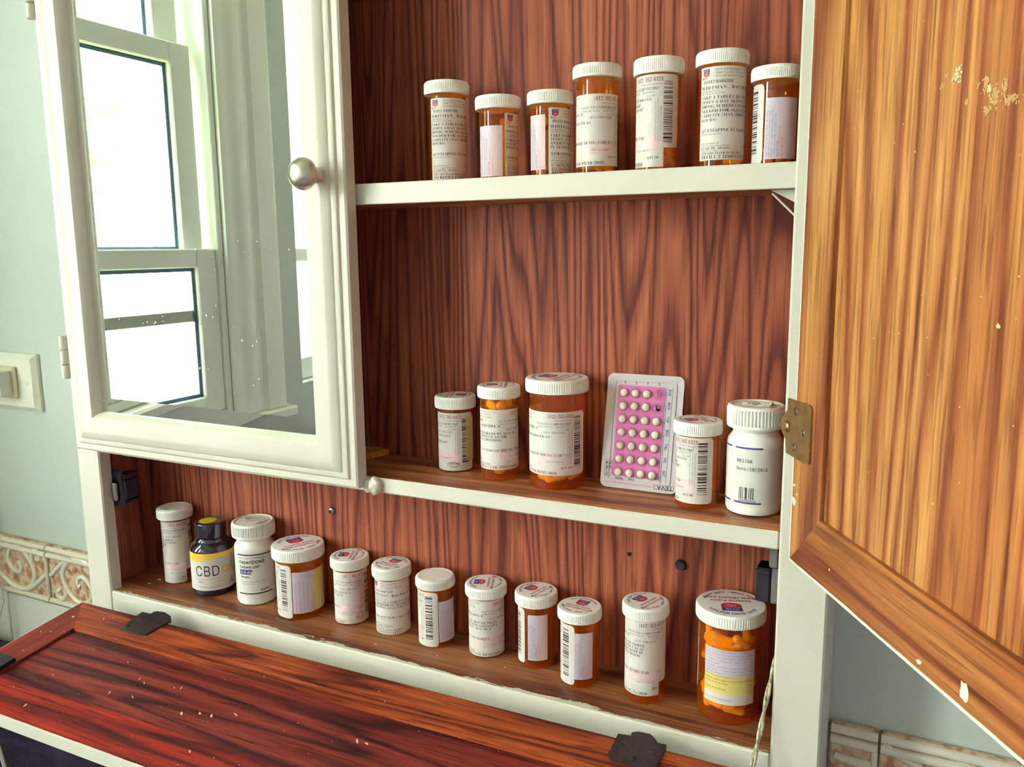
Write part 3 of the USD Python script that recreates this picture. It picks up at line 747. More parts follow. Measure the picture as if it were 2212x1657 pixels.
# flakes of paint and scuffs on the woods
def blob(cx, cz, a, b, rot, seed, k=10):
    r = np.random.default_rng(seed); t = np.arange(k) * 2 * math.pi / k
    rr = 0.65 + 0.5 * r.random(k)
    P = np.stack([a * rr * np.cos(t), b * rr * np.sin(t)], 1)
    c_, s_ = math.cos(rot), math.sin(rot)
    return Polygon(P @ np.array([[c_, s_], [-s_, c_]]) + [cx, cz]).buffer(0)
FK = [(0.0729, 0.0808, .8, .5), (0.0918, 0.1152, 1.9, .8), (0.2425, 0.1073, 1.6, .7), (0.1151, 0.0486, 1.6, .4), (0.1343, 0.0805, 1.8, .4), (0.1416, 0.0604, 1.6, .4), (0.1497, 0.0633, 1.8, .4), (0.1808, 0.0576, 2.2, .4),
      (0.1555, 0.0782, 1.8, .4), (0.1759, 0.0594, .8, .4), (0.2039, 0.0789, 2.0, .9), (0.2163, 0.0743, 1.8, .8), (0.2259, 0.0732, 2.2, .8), (0.2407, 0.0661, 2.4, .5), (0.336, 0.0582, 2.4, .7), (0.3429, 0.0579, 1.8, .7),
      (0.2322, 0.0282, .8, .4), (0.0442, 0.0131, 1.4, .5), (0.0153, 0.0201, 1.5, 1.2), (0.0098, 0.0458, 1.2, .5), (0.0183, 0.0428, 1.4, .5), (0.0218, 0.0693, .8, .5)]
for _ in range(70):
    FK.append((RNG.uniform(0.005, 0.55), RNG.uniform(0.004, 0.126), RNG.uniform(.2, .6), RNG.uniform(.15, .4)))
pf = [moved(on_flap(blob(x, z, a * 1e-3, b * 1e-3, RNG.uniform(0.3, 1.3), i), 0.00012), (0, -0.0025 if (0.033 < z < 0.097 and x > 0.033) else 0, 0)) for i, (x, z, a, b) in enumerate(FK)]
obj('paint_flecks', join(pf), M['flake'], fl, smooth=False, kind='stuff')
SC = [(0.1136, 0.2247, 2.6, 3.4, 'f'), (0.1075, 0.2262, 1.6, 1.0, 's'), (0.1050, 0.2225, .9, 1.2, 's'), (0.1300, 0.2190, 2.0, 3.2, 's'), (0.1352, 0.2140, 3.2, 5.0, 's'), (0.1318, 0.2170, 1.0, 1.6, 'f'), (0.1437, 0.2118, 5.0, 1.8, 's'),
      (0.1315, 0.2102, 2.2, 1.4, 's'), (0.1202, 0.2143, 1.1, 1.2, 's'), (0.1400, 0.2155, 1.2, 3.2, 's'), (0.1262, 0.2190, .8, 1.4, 's'), (0.0905, 0.2010, .5, .6, 'f'), (0.1465, 0.1385, .9, 1.0, 'f'), (0.0870, 0.1300, .4, .4, 'f'), (0.118, 0.068, .5, .7, 'f')]
SC0, SC = SC, []
for (x, z, a, b, kk) in SC0:          # each scuff breaks up into small rubbed marks
    if max(a, b) < 1.0: SC.append((x, z, a * 0.8, b * 0.8, kk)); continue
    for _ in range(int(6 + 5 * a * b)):
        u, v_ = RNG.normal(0, 0.42, 2)
        SC.append((x + u * a * 1e-3, z + v_ * b * 1e-3, RNG.uniform(.22, .62), RNG.uniform(.2, .75), kk))
for _ in range(26):
    SC.append((RNG.uniform(0.04, 0.18), RNG.uniform(0.04, 0.30), RNG.uniform(.15, .45), RNG.uniform(.15, .45), 'f'))
for key, nm in (('f', 'paint_flecks'), ('s', 'scuff_marks')):
    ps = []
    for i, (x, z, a, b, kk) in enumerate(SC):
        if kk == key:
            v, f = slab(blob(x, z, a * 1e-3, b * 1e-3, 0.3, 100 + i, 14), 0.00012)
            ps.append((np.stack([v[:, 0], 0.0023 - v[:, 2], v[:, 1]], 1), f))
    obj(nm, join(ps), M['flake' if key == 'f' else 'scuff'], dr, smooth=False, kind='stuff')
ps = []
for i, (x, z, a, b) in enumerate([(0.0035, 0.0335, 2.2, 2.6), (0.003, 0.042, 1.8, .7), (0.006, 0.038, .8, .5), (0.148, 0.0075, 3.0, 4.2), (0.120, 0.0045, 2.0, 1.2), (0.045, 0.0125, .6, .8)]):
    v, f = slab(blob(x, z, a * 1e-3, b * 1e-3, 0.2, 300 + i, 12), 0.00012)
    ps.append((np.stack([v[:, 0], -v[:, 2], v[:, 1]], 1), f))
obj('paint_smears', join(ps), M['white'], dr, smooth=False, kind='stuff')
ps = []
for i, (x, y, a, b) in enumerate([(0.046, 0.0365, 2.0, 1.0), (0.045, 0.0265, 1.2, .5), (0.352, 0.021, .8, .4), (0.405, 0.0265, 1.0, .3), (0.20, 0.020, .6, .4), (0.30, 0.016, 1.2, .4)]):
    ps.append(moved(slab(blob(x, y, a * 1e-3, b * 1e-3, 0.5, 400 + i, 9), 0.0004), (0, 0, 0.0001)))
obj('paint_flecks', join(ps), M['flake'], cb, smooth=False, kind='stuff')

# ------------------------------------------------------------------ bottles
BOT = {'L1':(61.9,45.8,15.4,12.3,68.7,8.6),'L2':(108.5,42.7,13.1,18.5,63.4,12.9),'L3':(157.6,43.4,17.8,16.5,70.4,12.3),'L4':(208.4,39.9,21.3,18.6,58.9,9.7),'L5':(256.1,45.7,15.5,13.3,54.3,8.5),
 'L6':(296.8,45.3,15.4,13.4,54.2,8.8),'L7':(338.6,42.1,15.0,13.5,52.6,7.0),'L8':(381.4,43.6,15.4,13.1,53.9,8.1),'L9':(421.3,45.2,15.3,13.1,54.5,8.4),'L10':(459.2,33.9,15.2,13.0,54.5,7.8),
 'L11':(505.9,33.6,15.3,13.2,66.5,8.1),'L12':(560.0,38.9,21.7,19.4,73.2,8.7),'M1':(357.1,46.3,14.9,12.8,54.7,8.8),'M2':(396.2,39.5,14.9,13.2,65.5,8.2),'M3':(440.0,40.0,21.2,18.8,73.6,9.1),
 'M5':(537.4,32.8,14.8,12.8,53.9,8.2),'M6':(571.6,35.2,16.8,16.3,65.7,13.4),'T1':(363.9,32.0,15.0,12.6,65.0,8.3),'T2':(402.1,32.0,14.8,12.5,52.7,8.4),'T3':(438.9,32.0,14.5,12.5,52.4,8.1),
 'T4':(470.3,32.0,14.9,12.6,64.9,7.8),'T5':(509.0,32.0,14.8,13.0,64.7,9.3),'T6':(546.1,32.0,14.9,13.2,64.7,7.8),'T7':(576.5,32.0,13.9,12.2,53.6,7.5)}
SHELF = {'L': 0.0, 'M': ZM1, 'T': ZT1}
GROUP = {'L': 'pill bottles in the lower compartment', 'M': 'pill bottles on the middle shelf', 'T': 'pill bottles on the top shelf'}
NAMES = {'ink': 'print', 'grey': 'fine_print', 'redink': 'phone_number', 'blue': 'blue_print', 'red': 'red_print', 'rose': 'rose_print', 'blush': 'tinted_band', 'whiteink': 'white_lettering', 'paper': 'paper_patch',
         'lilac': 'lilac_patch', 'yellowpaper': 'yellow_patch', 'pinkpaper': 'pink_patch', 'amberlabel': 'yellow_band', 'orangeink': 'orange_print'}
LIMIT = math.radians(165)
def cyl_map(R, phi0):
    def f(V, F):
        ok = np.abs(V[F][:, :, 0] / R).max(1) < LIMIT
        return wrap(V, R, phi0), F[ok]
    return f
LAYER = {'blush': 0.00005, 'lilac': 0.00004, 'yellowpaper': 0.00007, 'pinkpaper': 0.00006, 'amberlabel': 0.00005, 'whiteink': 0.00022}
def put_print(pr, R, phi0, parent):
    for col, parts in pr.c.items():
        V, F = join2(parts)
        ok = np.abs(V[F][:, :, 0] / R).max(1) < LIMIT
        F = F[ok]
        if not len(F): continue
        used = np.unique(F); re_ = np.zeros(len(V), int); re_[used] = np.arange(len(used))
        obj(NAMES.get(col, 'print'), (wrap(V[used], R + LAYER.get(col, 0.00014), phi0), re_[F]), M[col], parent, smooth=False)

def shield(pr, x, y, w, rot=0.0, blue='blue', red='red', letters=True):
    """Two-part badge: a blue block over a red shield, each with a word."""
    q_ = Print()
    q_.poly(blue, sbox(-w / 2, 0.02 * w, w / 2, 0.44 * w), 0.0008)
    q_.poly(red, Polygon([(-w / 2, 0), (w / 2, 0), (w / 2, -0.30 * w), (0.30 * w, -0.46 * w), (0, -0.52 * w), (-0.30 * w, -0.46 * w), (-w / 2, -0.30 * w)]), 0.0008)
    if letters:
        q_.text('whiteink', 0, 0.13 * w, 'RITE', 0.19 * w, 'sans', 1.0, 0, 0, align=0.5)
        q_.text('whiteink', 0, -0.30 * w, 'AID', 0.19 * w, 'sans', 1.0, 0, 0, align=0.5)
    c_, s_ = math.cos(rot), math.sin(rot)
    for col, parts in q_.c.items():
        for V, F in parts:
            pr.add(col, V @ np.array([[c_, s_], [-s_, c_]]) + [x, y], F)

def barcode(pr, x0, x1, z0, z1, seed, col='ink', vertical=False):
    r = np.random.default_rng(seed); z = z0; end = z1
    while z < end:
        t = r.choice([0.00028, 0.0005, 0.0008, 0.0011], p=[.45, .3, .15, .1])
        if not vertical: pr.poly(col, sbox(x0, z, x1, min(z + t, end)), 0.0018)
        else: pr.poly(col, sbox(z, x0, min(z + t, end), x1))
        z += t + r.choice([0.0004, 0.0007, 0.0012], p=[.5, .35, .15])

mm = 1e-3
def rx_label(sc, zt, zb, text, drug, last, seed, notch=None, mir=False, qty='QTY 60', filled='10/08/2017', number='03412 0486388', ring=None, end=70.0, flap=0.8, bar=True):
    """A long pharmacy label: the panel with the badge, the panel with the telephone number, a bar code at the end. sc: which millimetre of it faces the camera."""
    H = (zt - zb)
    pr = Print()
    X = lambda s_: (s_ - sc) * mm
    Z = lambda v: zt - v * mm
    h = 1.62 * mm
    if notch:
        body = union_all([rrect(X(0), zb, X(notch), zt, 0.0003), rrect(X(notch - 6), zt - flap * H, X(end), zt, 0.0022)])
    else:
        body = union_all([sbox(X(0), zb, X(end - 5), zt), rrect(X(end - 14), zb, X(end), zt, 0.0028)])
    L = H / mm
    shield(pr, X(4.2), Z(2.9), 4.2 * mm)
    for i, t_ in enumerate(('RITE AID PHARMACY # 3412', '5600 WALNUT AVENUE', 'PITTSBURGH, PA 15206')):
        pr.text('grey', X(10.0), Z(2.3 + 1.75 * i), t_, 1.0 * mm, xs=1.0, bold=0)
    pr.text('ink', X(1.2), Z(6.6), 'Rx#', 1.3 * mm)
    pr.text('redink', X(41.5), Z(3.9), '(412) 362-6121', 2.3 * mm, xs=0.72)
    pr.text('grey', X(46), Z(5.9), 'DAW STOP  06/20/2017', 0.8 * mm)
    pr.text('ink', X(2.6), Z(9.0), number, 1.65 * mm, xs=0.95)
    pr.text('grey', X(33), Z(8.6), 'DATE FILLED:', 1.35 * mm); pr.text('ink', X(46.8), Z(8.6), filled, 1.45 * mm, xs=0.9)
    pr.text('grey', X(34), Z(10.4), 'ORIG RX DATE', 0.95 * mm); pr.text('grey', X(47), Z(10.4), '06/20/2017', 0.95 * mm)
    pr.text('ink', X(1.0), Z(12.2), 'WHITMAN , RACHEL E', 1.75 * mm, xs=1.12)
    pr.text('grey', X(1.0), Z(13.7), '138 MERIDAN AVE', 0.8 * mm); pr.text('grey', X(1.0), Z(14.9), 'PITTSBURGH, PA 15206', 0.8 * mm)
    pr.text('grey', X(38.5), Z(14.4), '(412) 980-6460', 1.35 * mm); pr.text('grey', X(50), Z(12.3), 'QTY 480', 0.8 * mm)
    y = 17.4; step = 2.42 if L > 44 else 2.32
    for t_ in text:
        pr.text('ink', X(1.0), Z(y), t_, h, xs=1.02); y += step
    yd = max(L * 0.695, y + 0.8)
    if not notch or True:
        pr.poly('blush', sbox(X(34), Z(yd + 6.0), X(58), Z(yd - 2.2)), 0.0018)
    pr.text('ink', X(1.6), Z(yd), drug, h, xs=1.04)
    pr.text('grey', X(1.6), Z(yd + 1.7), 'COMP FOR BRAND', 0.85 * mm)
    pr.text('grey', X(1.6), Z(L - 8.7), 'ROUND PINK 25', 0.9 * mm); pr.text('grey', X(40), Z(L - 9.0), 'MFR ACCORD H', 0.95 * mm)
    pr.text('grey', X(1.6), Z(L - 7.4), 'LAB ACCORD HEALTHCA', 0.85 * mm)
    pr.text('ink', X(1.6), Z(L - 5.8), 'Pr TRUPP, ADAM C', 1.25 * mm); pr.text('ink', X(50.5), Z(L - 4.6), qty, 1.4 * mm, xs=0.92)
    pr.text('grey', X(1.6), Z(L - 4.5), '(855) 874-7763', 0.95 * mm)
    pr.text('ink', X(1.8), Z(L - 3.2), 'DISCARD AFTER 06/10/2018', 1.15 * mm)
    pr.text('ink', X(1.8), Z(L - 0.9), last, 1.75 * mm, xs=0.98)
    if bar:
        hb_ = flap if notch else 0.93
        barcode(pr, X(end - 10.0), X(end - 4.2), zt - hb_ * H + 0.003, zt - 0.075 * H, seed)
        for i in range(3):
            pr.text('grey', X(end - 15.2 + 1.5 * i + 0.9), zt - 0.72 * H, ('FOR SIDE EFFECTS SPEAK TO A PHARM', 'LAWS PROHIBIT TRANSFER TO ANY OTHER', 'KEEP OUT OF REACH OF CHILDREN')[i], 0.72 * mm, rot=math.pi / 2)
    if ring:
        col, cx, cz, a, b = ring
        e_ = aff.scale(Point(0, 0).buffer(1, quad_segs=10), a * mm, b * mm)
        pr.poly(col, aff.translate(e_.difference(aff.scale(e_, 1 - 0.26 / a, 1 - 0.26 / b)), X(cx), Z(cz)), 0.0015)
    return body, pr

AUX = ['MAY CAUSE DROWSINESS ALCOHOL', 'AND MARIJUANA MAY INTENSIFY THIS', 'EFFECT USE CARE WHEN OPERATING', 'A VEHICLE VESSEL (E.G.BOAT) OR', 'MACHINERY.']
AUX2 = ['DO NOT USE THIS DRUG IF YOU', 'BECOME PREGNANT']
def aux_label(s0, s1, zb, zt, split=0.55, style='lilacpink', seed=0):
    pr = Print()
    x0, x1 = s0 * mm, s1 * mm
    body = sbox(x0, zb, x1, zt)
    n1 = 5 if (s1 - s0) > 9 else 4
    wd = (x1 - x0)
    if style == 'flat':      # written across, three bands
        H = zt - zb
        pr.poly('lilac', sbox(x0, zt - 0.50 * H, x1, zt), 0.0018); pr.poly('yellowpaper', sbox(x0, zb + 0.19 * H, x1, zt - 0.47 * H), 0.0018)
        tx = ['MAY CAUSE DROWSINESS ALCOHOL', 'AND MARIJUANA MAY INTENSIFY THIS', 'EFFECT USE CARE WHEN OPERATING', 'A VEHICLE VESSEL (E.G.BOAT) OR', 'MACHINERY.', 'CAUTION: DO NOT USE IF YOU ARE', 'PREGNANT, SUSPECT PREGNANCY OR', 'BREAST FEEDING CONSULT YOUR', 'DOCTOR OR PHARMACIST']
        for i, t_ in enumerate(tx): pr.text('grey', x0 + 0.8 * mm, zt - (1.8 + 2.05 * i) * mm, t_, 1.05 * mm, xs=0.95)
        for t_, z in (('MEDICATION SHOULD BE TAKEN WITH', 20.6), ('PLENTY OF WATER.', 22.6), ('TAKE WITH FOOD.', 26.6), ('MAY CAUSE DIZZINESS', 33.4)):
            pr.text('redink' if z < 30 else 'grey', x0 + 0.8 * mm, zt - z * mm, t_, 1.05 * mm, xs=0.95)
        return body, pr
    c1, c2 = {'lilacpink': ('lilac', 'pinkpaper'), 'lilacyellow': ('lilac', 'yellowpaper'), 'yellow': ('yellowpaper', 'yellowpaper'), 'lilac': ('lilac', 'lilac')}[style]
    xm = x0 + split * wd
    pr.poly(c1, sbox(x0, zb, xm, zt), 0.0018)
    pr.poly(c2, sbox(xm, zb, x1, zt), 0.0018)
    st_ = (xm - x0 - 0.8 * mm) / n1
    L = zt - zb
    for i in range(n1):
        t_ = AUX[i]; hh = min(1.0 * mm, L * 0.94 / (len(t_) * 1.05))
        pr.text('grey', x0 + 0.6 * mm + st_ * (i + 0.75), zb + 0.8 * mm, t_, hh, rot=math.pi / 2, xs=0.9)
    for i in range(2):
        pr.text('rose', xm + (0.2 + 1.6 * i) * mm, zb + 0.8 * mm, AUX2[i], min(1.05 * mm, L * 0.6 / 26), rot=math.pi / 2, xs=0.9)
    return body, pr

def cap_art(pr, R, up):
    """Printed lid: 'push down and turn', badge, red web address, 'close - open' with arrows."""
    q_ = Print()
    q_.arc('blue', R * 0.80, math.pi / 2, 'push down and turn', R * 0.13, xs=0.95)
    q_.arc('blue', R * 0.80, -math.pi / 2, 'close - open', R * 0.125, inward=True, xs=0.95)
    shield(q_, 0.02 * R, 0.34 * R, 0.62 * R)
    q_.text('blue', 0, -0.20 * R, 'Imperial Points', 0.12 * R, 'sans', 1.0, 0, 1, align=0.5)
    q_.text('red', 0, -0.43 * R, 'www.riteaid.com', 0.150 * R, 'sans', 0.95, 0, 1, align=0.5)
    for a0, a1 in ((-2.72, -2.30), (-0.84, -0.42)):
        aa = np.linspace(a0, a1, 9)
        q_.poly('blue', LineString(np.stack([R * 0.83 * np.cos(aa), R * 0.83 * np.sin(aa)], 1)).buffer(R * 0.02))
        e_ = a0 if a0 < -1.5 else a1; s_ = -1 if a0 < -1.5 else 1
        q_.poly('blue', Polygon([(R * 0.83 * math.cos(e_ + s_ * 0.1), R * 0.83 * math.sin(e_ + s_ * 0.1)), (R * 0.90 * math.cos(e_), R * 0.90 * math.sin(e_)), (R * 0.76 * math.cos(e_), R * 0.76 * math.sin(e_))]).buffer(0))
    rot = up - math.pi / 2
    c_, s_ = math.cos(rot), math.sin(rot)
    for col, parts in q_.c.items():
        for V, F in parts: pr.add(col, V @ np.array([[c_, s_], [-s_, c_]]), F)

def facing(key):
    x, y = BOT[key][0] * mm, BOT[key][1] * mm
    return math.atan2(CAM[1] - y, CAM[0] - x)

def cap_mesh(R, z0, z1, ribs, d=0.00013):
    h = z1 - z0
    return ribbed([(R * 0.90, z0 + 0.0002, 0), (R - 0.0003, z0, 0), (R, z0 + 0.0005, 0), (R, z0 + 0.0011, 0), (R, z0 + 0.0014, d), (R, z1 - 0.0022, d), (R, z1 - 0.0016, 0), (R - 0.0001, z1 - 0.0009, 0), (R - 0.0006, z1 - 0.0002, 0),
                   (R - 0.0013, z1, 0), (R * 0.5, z1, 0), (R * 0.05, z1, 0)], ribs)

def attach(body, pr, R, phi0, parent, nm='label', label=None):
    parts = []
    for p_ in strips(body, 0.0014):
        parts.append(flat(p_))
    V, F = join2([q_ for q_ in parts if len(q_[1])])
    ok = np.abs(V[F][:, :, 0] / R).max(1) < math.radians(178)
    F = F[ok]; used = np.unique(F); re_ = np.zeros(len(V), int); re_[used] = np.arange(len(used))
    lp = obj(nm, (wrap(V[used], R, phi0), re_[F]), M['paper'], parent, smooth=40, label=label)
    put_print(pr, R, phi0, lp)
    return lp

def vial(key, label, name='pill_bottle', cap=None, rx=None, aux=(), capstyle='print', cat='pill bottle'):
    x, y, Rc, R, H, hc = [q_ * mm for q_ in BOT[key]]
    z0 = SHELF[key[0]] + 0.0002
    t = xf(name, loc=(x, y, z0)); tag(t, label, cat, GROUP[key[0]])
    phi = facing(key); zn = H - hc
    prof = [(R * 0.55, 0.0006), (R * 0.80, 0.0), (R - 0.0012, 0.0), (R - 0.0003, 0.0006), (R, 0.0018), (R, zn - 0.0016), (R - 0.0004, zn - 0.0010), (R - 0.0010, zn - 0.0004), (R - 0.0010, H - 0.0024)]
    V, F = lathe(prof, 72, True, True)
    obj('body', (V, F), M['amber'], t, smooth=40)
    cp = obj('cap', cap_mesh(Rc, zn, H, 84), M['cap'], t, smooth=24)
    if capstyle == 'print' and cap is not None:
        pr = Print(); rr = math.atan2(RIGHT[1], RIGHT[0])
        cap_art(pr, Rc - 0.0013, math.radians(cap) + rr)
        for col, parts in pr.c.items():
            V, F = join2(parts)
            obj(NAMES.get(col, 'print'), (np.c_[V, np.full(len(V), H + 0.00008 + LAYER.get(col, 0) * 0.3)], F), M[col], cp, smooth=False)
    if capstyle == 'scalloped':
        k = 34; aa = np.arange(k) * 2 * math.pi / k
        obj('rim_bumps', join([hull([(math.cos(a) * r_ + dx, math.sin(a) * r_ + dy, H + dz) for r_, dz in ((Rc * 0.80, -0.0003), (Rc * 0.92, -0.0003), (Rc * 0.83, 0.0006), (Rc * 0.89, 0.0006)) for dx, dy in ((-math.sin(a) * 0.0008, math.cos(a) * 0.0008), (math.sin(a) * 0.0008, -math.cos(a) * 0.0008))]) for a in aa]), M['cap'], cp, smooth=40)
    if capstyle == 'embossed':
        pr = Print(); pr.arc('ink', Rc * 0.62, 1.2, 'PUSH DOWN', 0.0026); pr.arc('ink', Rc * 0.62, -1.9, 'TURN', 0.0026, inward=True)
        ps = []
        for parts in pr.c.values():
            V, F = join2(parts); ps.append((np.c_[V, np.full(len(V), H + 0.0002)], F))
        ring_ = Point(0, 0).buffer(Rc * 0.84, quad_segs=12).difference(Point(0, 0).buffer(Rc * 0.78, quad_segs=12))
        ps.append(moved(slab(ring_, 0.0005), (0, 0, H)))
        obj('embossing', join(ps), M['cap'], cp, smooth=False)
    if rx:
        b_, p_ = rx
        attach(b_, p_, R + 0.00012, phi, t)
    for b_, p_ in aux:
        attach(b_, p_, R + 0.00040, phi, t, 'sticker')
    return t

HEAD = 'amber pill bottle with a white cap'
T3 = ['TAKE 1 TABLET BY MOUTH THREE', 'TIMES DAILY IF NEEDED MAX DOSE', 'OF 6 TABLETS PER 24 HOURS', '1 TABLET = 25 MILLIGRAM']
QT = ['TAKE 1 TABLET BY MOUTH TWO', 'TIMES A DAY ALONG WITH', '400MG SCHEDULED DOSE IF', 'NEEDED FOR AGITATION', 'LABILITY (MAX 600MG IN 24', 'HOURS)']
# --- top shelf
vial('T1', 'tall amber pill bottle at the far left of the top shelf, label facing front', rx=rx_label(12.6, 0.0535, 0.0012, QT, 'QUETIAPINE FUMARATE 200 MG TAB', 'NO REFILLS LEFT', 21))
vial('T2', 'short amber bottle second from left on the top shelf, narrow white sticker in front', rx=rx_label(-4.2, 0.0412, 0.0006, ['TAKE 1 TABLET BY MOUTH A', 'DAY IF NEEDED, MAX OF 1', 'DOSE PER DAY'], 'LORAZEPAM 0.5 MG TABLET', 'NO REFILLS LEFT', 22),
     aux=[aux_label(-14.6, 2.6, 0.0020, 0.0335, 0.52)])
vial('T3', 'short amber bottle third from left on the top shelf, showing yellow tablets', rx=rx_label(1.0, 0.0415, 0.0006, ['TAKE 1 TABLET BY MOUTH 3', 'TIMES A DAY IF NEEDED FOR', 'ANXIETY MAX 3 TABLETS', 'IN 24 HOURS'], 'LORAZEPAM 0.5 MG TABLET', 'REFILL 2 TIMES', 23),
     aux=[aux_label(-16.0, -3.0, 0.0045, 0.0375, 0.6)])
vial('T4', 'tall amber bottle fourth from left on the top shelf, empty upper part above its label', rx=rx_label(43.3, 0.0470, 0.0050, ['TAKE 1 TABLET BY MOUTH AT', 'BEDTIME'], 'LORAZEPAM FUMARATE 50 MG TABLET', 'REFILL 2 TIMES UNTIL 04/10/2018', 24))
vial('T5', 'tall amber bottle on the top shelf with a large bar code facing front', rx=rx_label(57.0, 0.0545, 0.0025, T3, 'QUETIAPINE FUMARATE 25 MG TAB', 'REFILL 3 TIMES UNTIL 04/07/2018', 25, notch=60.4, flap=0.79, qty='QTY 90', filled='07/13/2017'))
vial('T6', 'tallest looking amber bottle on the top shelf, second from right, badge label in front', rx=rx_label(13.5, 0.0553, 0.0045, QT, 'QUETIAPINE FUMARATE 200 MG TAB', 'REFILL 2 TIMES UNTIL 06/10/2018', 26))
vial('T7', 'short amber bottle at the right end of the top shelf, partly behind the white frame', rx=rx_label(76.7, 0.0440, 0.0010, ['TAKE 1 TABLET DAILY'], 'LORAZEPAM 0.5 MG', 'NO REFILLS', 27), aux=[aux_label(-5.6, 13.6, 0.0035, 0.0360, 0.42)])
# --- middle shelf
vial('M1', 'short amber bottle first from left on the middle shelf, quantity circled in black', cap=-6, rx=rx_label(55.7, 0.0432, 0.0010, ['TAKE 1 CAPSULE AS DIRECTED UP TO 2', 'TIMES A DAY IF NEEDED FOR', 'SLEEP 1 CAPSULE = 100 MILLIGRAMS'], 'HYDROXYZINE', 'NO REFILLS  04/2018', 31, ring=('ink', 53.2, 37.6, 4.4, 1.7), filled='10/05/2017'),
     aux=[aux_label(7.6, 15.5, 0.0080, 0.0400, 0.6, 'yellow')])
vial('M2', 'tall amber bottle second from left on the middle shelf, full of yellow tablets', cap=176, rx=rx_label(33.5, 0.0500, 0.0078, ['TAKE 400 MILLIGRAMS BY MOUTH', 'DAILY, THEN REDUCE TO 300', 'MILLIGRAMS AT BEDTIME'], 'QUETIAPINE FUMARATE 200 MG TAB', 'REFILL 3 TIMES UNTIL 09/05/2018', 32, number='03412 0505099'))
vial('M3', 'large wide amber bottle in the middle of the middle shelf, capsules at its bottom', cap=150, rx=rx_label(48.0, 0.0528, 0.0100, ['TAKE 2 CAPSULES BY MOUTH AT', 'BEDTIME'], 'HYDROXYZINE PAMOATE 100 MG CAP', 'REFILL 3 TIMES UNTIL 09/05/2018', 33, qty='QTY 120', filled='09/12/2017'))
vial('M5', 'short amber bottle on the middle shelf in front of the pink blister card', cap=196, rx=rx_label(59.5, 0.0448, 0.0035, T3, 'QUETIAPINE FUMARATE 25 MG TAB', 'REFILL 3 TIMES UNTIL 04/07/2018', 34, qty='QTY 90', filled='08/12/2017'))
# --- lower compartment
vial('L1', 'tall narrow amber bottle at the far left of the lower compartment, in shadow', capstyle='embossed', rx=rx_label(48.4, 0.0580, 0.0010, T3, 'QUETIAPINE FUMARATE 25 MG TAB', 'QTY 90', 41, notch=55.0, flap=0.80, qty='QTY 90'))
vial('L4', 'short wide amber bottle in the lower compartment with a lilac and yellow sticker', cap=128, rx=rx_label(76.9, 0.0460, 0.0012, ['TAKE 1 CAPSULE DAILY'], 'GABAPENTIN', 'NO REFILLS', 44), aux=[aux_label(-6.2, 30.0, 0.0055, 0.0405, 0.46, 'lilacyellow')])
vial('L5', 'short amber bottle in the lower compartment with a red pen circle on its label', cap=178, rx=rx_label(47.6, 0.0440, 0.0012, ['TAKE 1 TABLET BY MOUTH TWICE A', 'DAY IF NEEDED ANXIETY (MAX', 'PER 24 HOURS)'], 'LORAZEPAM 0.5 MG TABLET', 'NO REFILLS UNTIL 06/12/2017', 45, ring=('red', 54.6, 36.5, 3.0, 3.0), filled='03/13/2017'))
vial('L6', 'short amber bottle right of the one circled in red, label reading no refills left', cap=60, rx=rx_label(19.7, 0.0440, 0.0008, ['TAKE 1 TO 2 TABLETS BY MOUTH', 'AT BEDTIME IF NEEDED FOR', 'INSOMNIA (MAX 1MG IN 24 HR)'], 'LORAZEPAM 0.5 MG TABLET', 'NO REFILLS LEFT', 46, number='03412 0487320'))
vial('L7', 'short amber bottle with an unprinted white cap ringed by raised bumps', capstyle='scalloped', rx=rx_label(68.5, 0.0440, 0.0010, ['TAKE 1 TABLET DAILY'], 'LORAZEPAM TABLET', 'NO REFILLS', 47), aux=[aux_label(2.0, 18.5, 0.0045, 0.0365, 0.62, 'lilac')])
vial('L8', 'short amber bottle in the lower compartment, label mentioning agitation, right of the plain cap', cap=176, rx=rx_label(36.6, 0.0445, 0.0016, ['TAKE 1 TABLET BY MOUTH TWICE', 'A DAY IF NEEDED FOR AGITATION', 'OR STABILIZATION, MAX OF 4', 'IN 24 HOURS'], 'LORAZEPAM 0.5 MG TABLET', 'REFILL 2 TIMES UNTIL 04/20/2018', 48, filled='04/23/2017'))
vial('L9', 'short amber bottle fourth from right below, lilac sticker between two label edges', cap=140, rx=rx_label(79.0, 0.0445, 0.0030, ['TAKE 1 TABLET DAILY'], 'CLONAZEPAM', 'NO REFILLS', 49), aux=[aux_label(-6.3, 8.4, 0.0068, 0.0408, 0.5)])
vial('L10', 'short amber bottle third from right below, bar code beside a pink sticker', cap=60, rx=rx_label(73.5, 0.0448, 0.0020, ['TAKE 1 TABLET DAILY'], 'LORAZEPAM', 'NO REFILLS', 50), aux=[aux_label(-3.5, 9.6, 0.0068, 0.0400, 0.52)])
vial('L11', 'tall narrow amber bottle second from right below, label torn at its lower corner', cap=136, rx=rx_label(45.6, 0.0578, 0.0062, ['TAKE 1 TABLET BY MOUTH THREE', 'TIMES DAILY ALONG WITH USUAL', 'MORNING AND BEDTIME DOSE IF', 'NEEDED AGITATION AND MOOD', 'MAX 600MG OVER 24', 'HOURS'], 'QUETIAPINE FUMARATE 25 MG TAB', 'REFILL 3 TIMES UNTIL 01/15/2018', 51, notch=56.0, flap=0.83, end=66.0, qty='QTY 90', filled='03/13/2017', bar=False))
vial('L12', 'large wide amber bottle at the right end below, packed with orange capsules', cap=262, rx=rx_label(97.0, 0.0600, 0.0150, ['TAKE 2 CAPSULES'], 'GABAPENTIN', 'NO REFILLS', 52), aux=[aux_label(-16.2, 17.4, 0.0140, 0.0500, style='flat')])

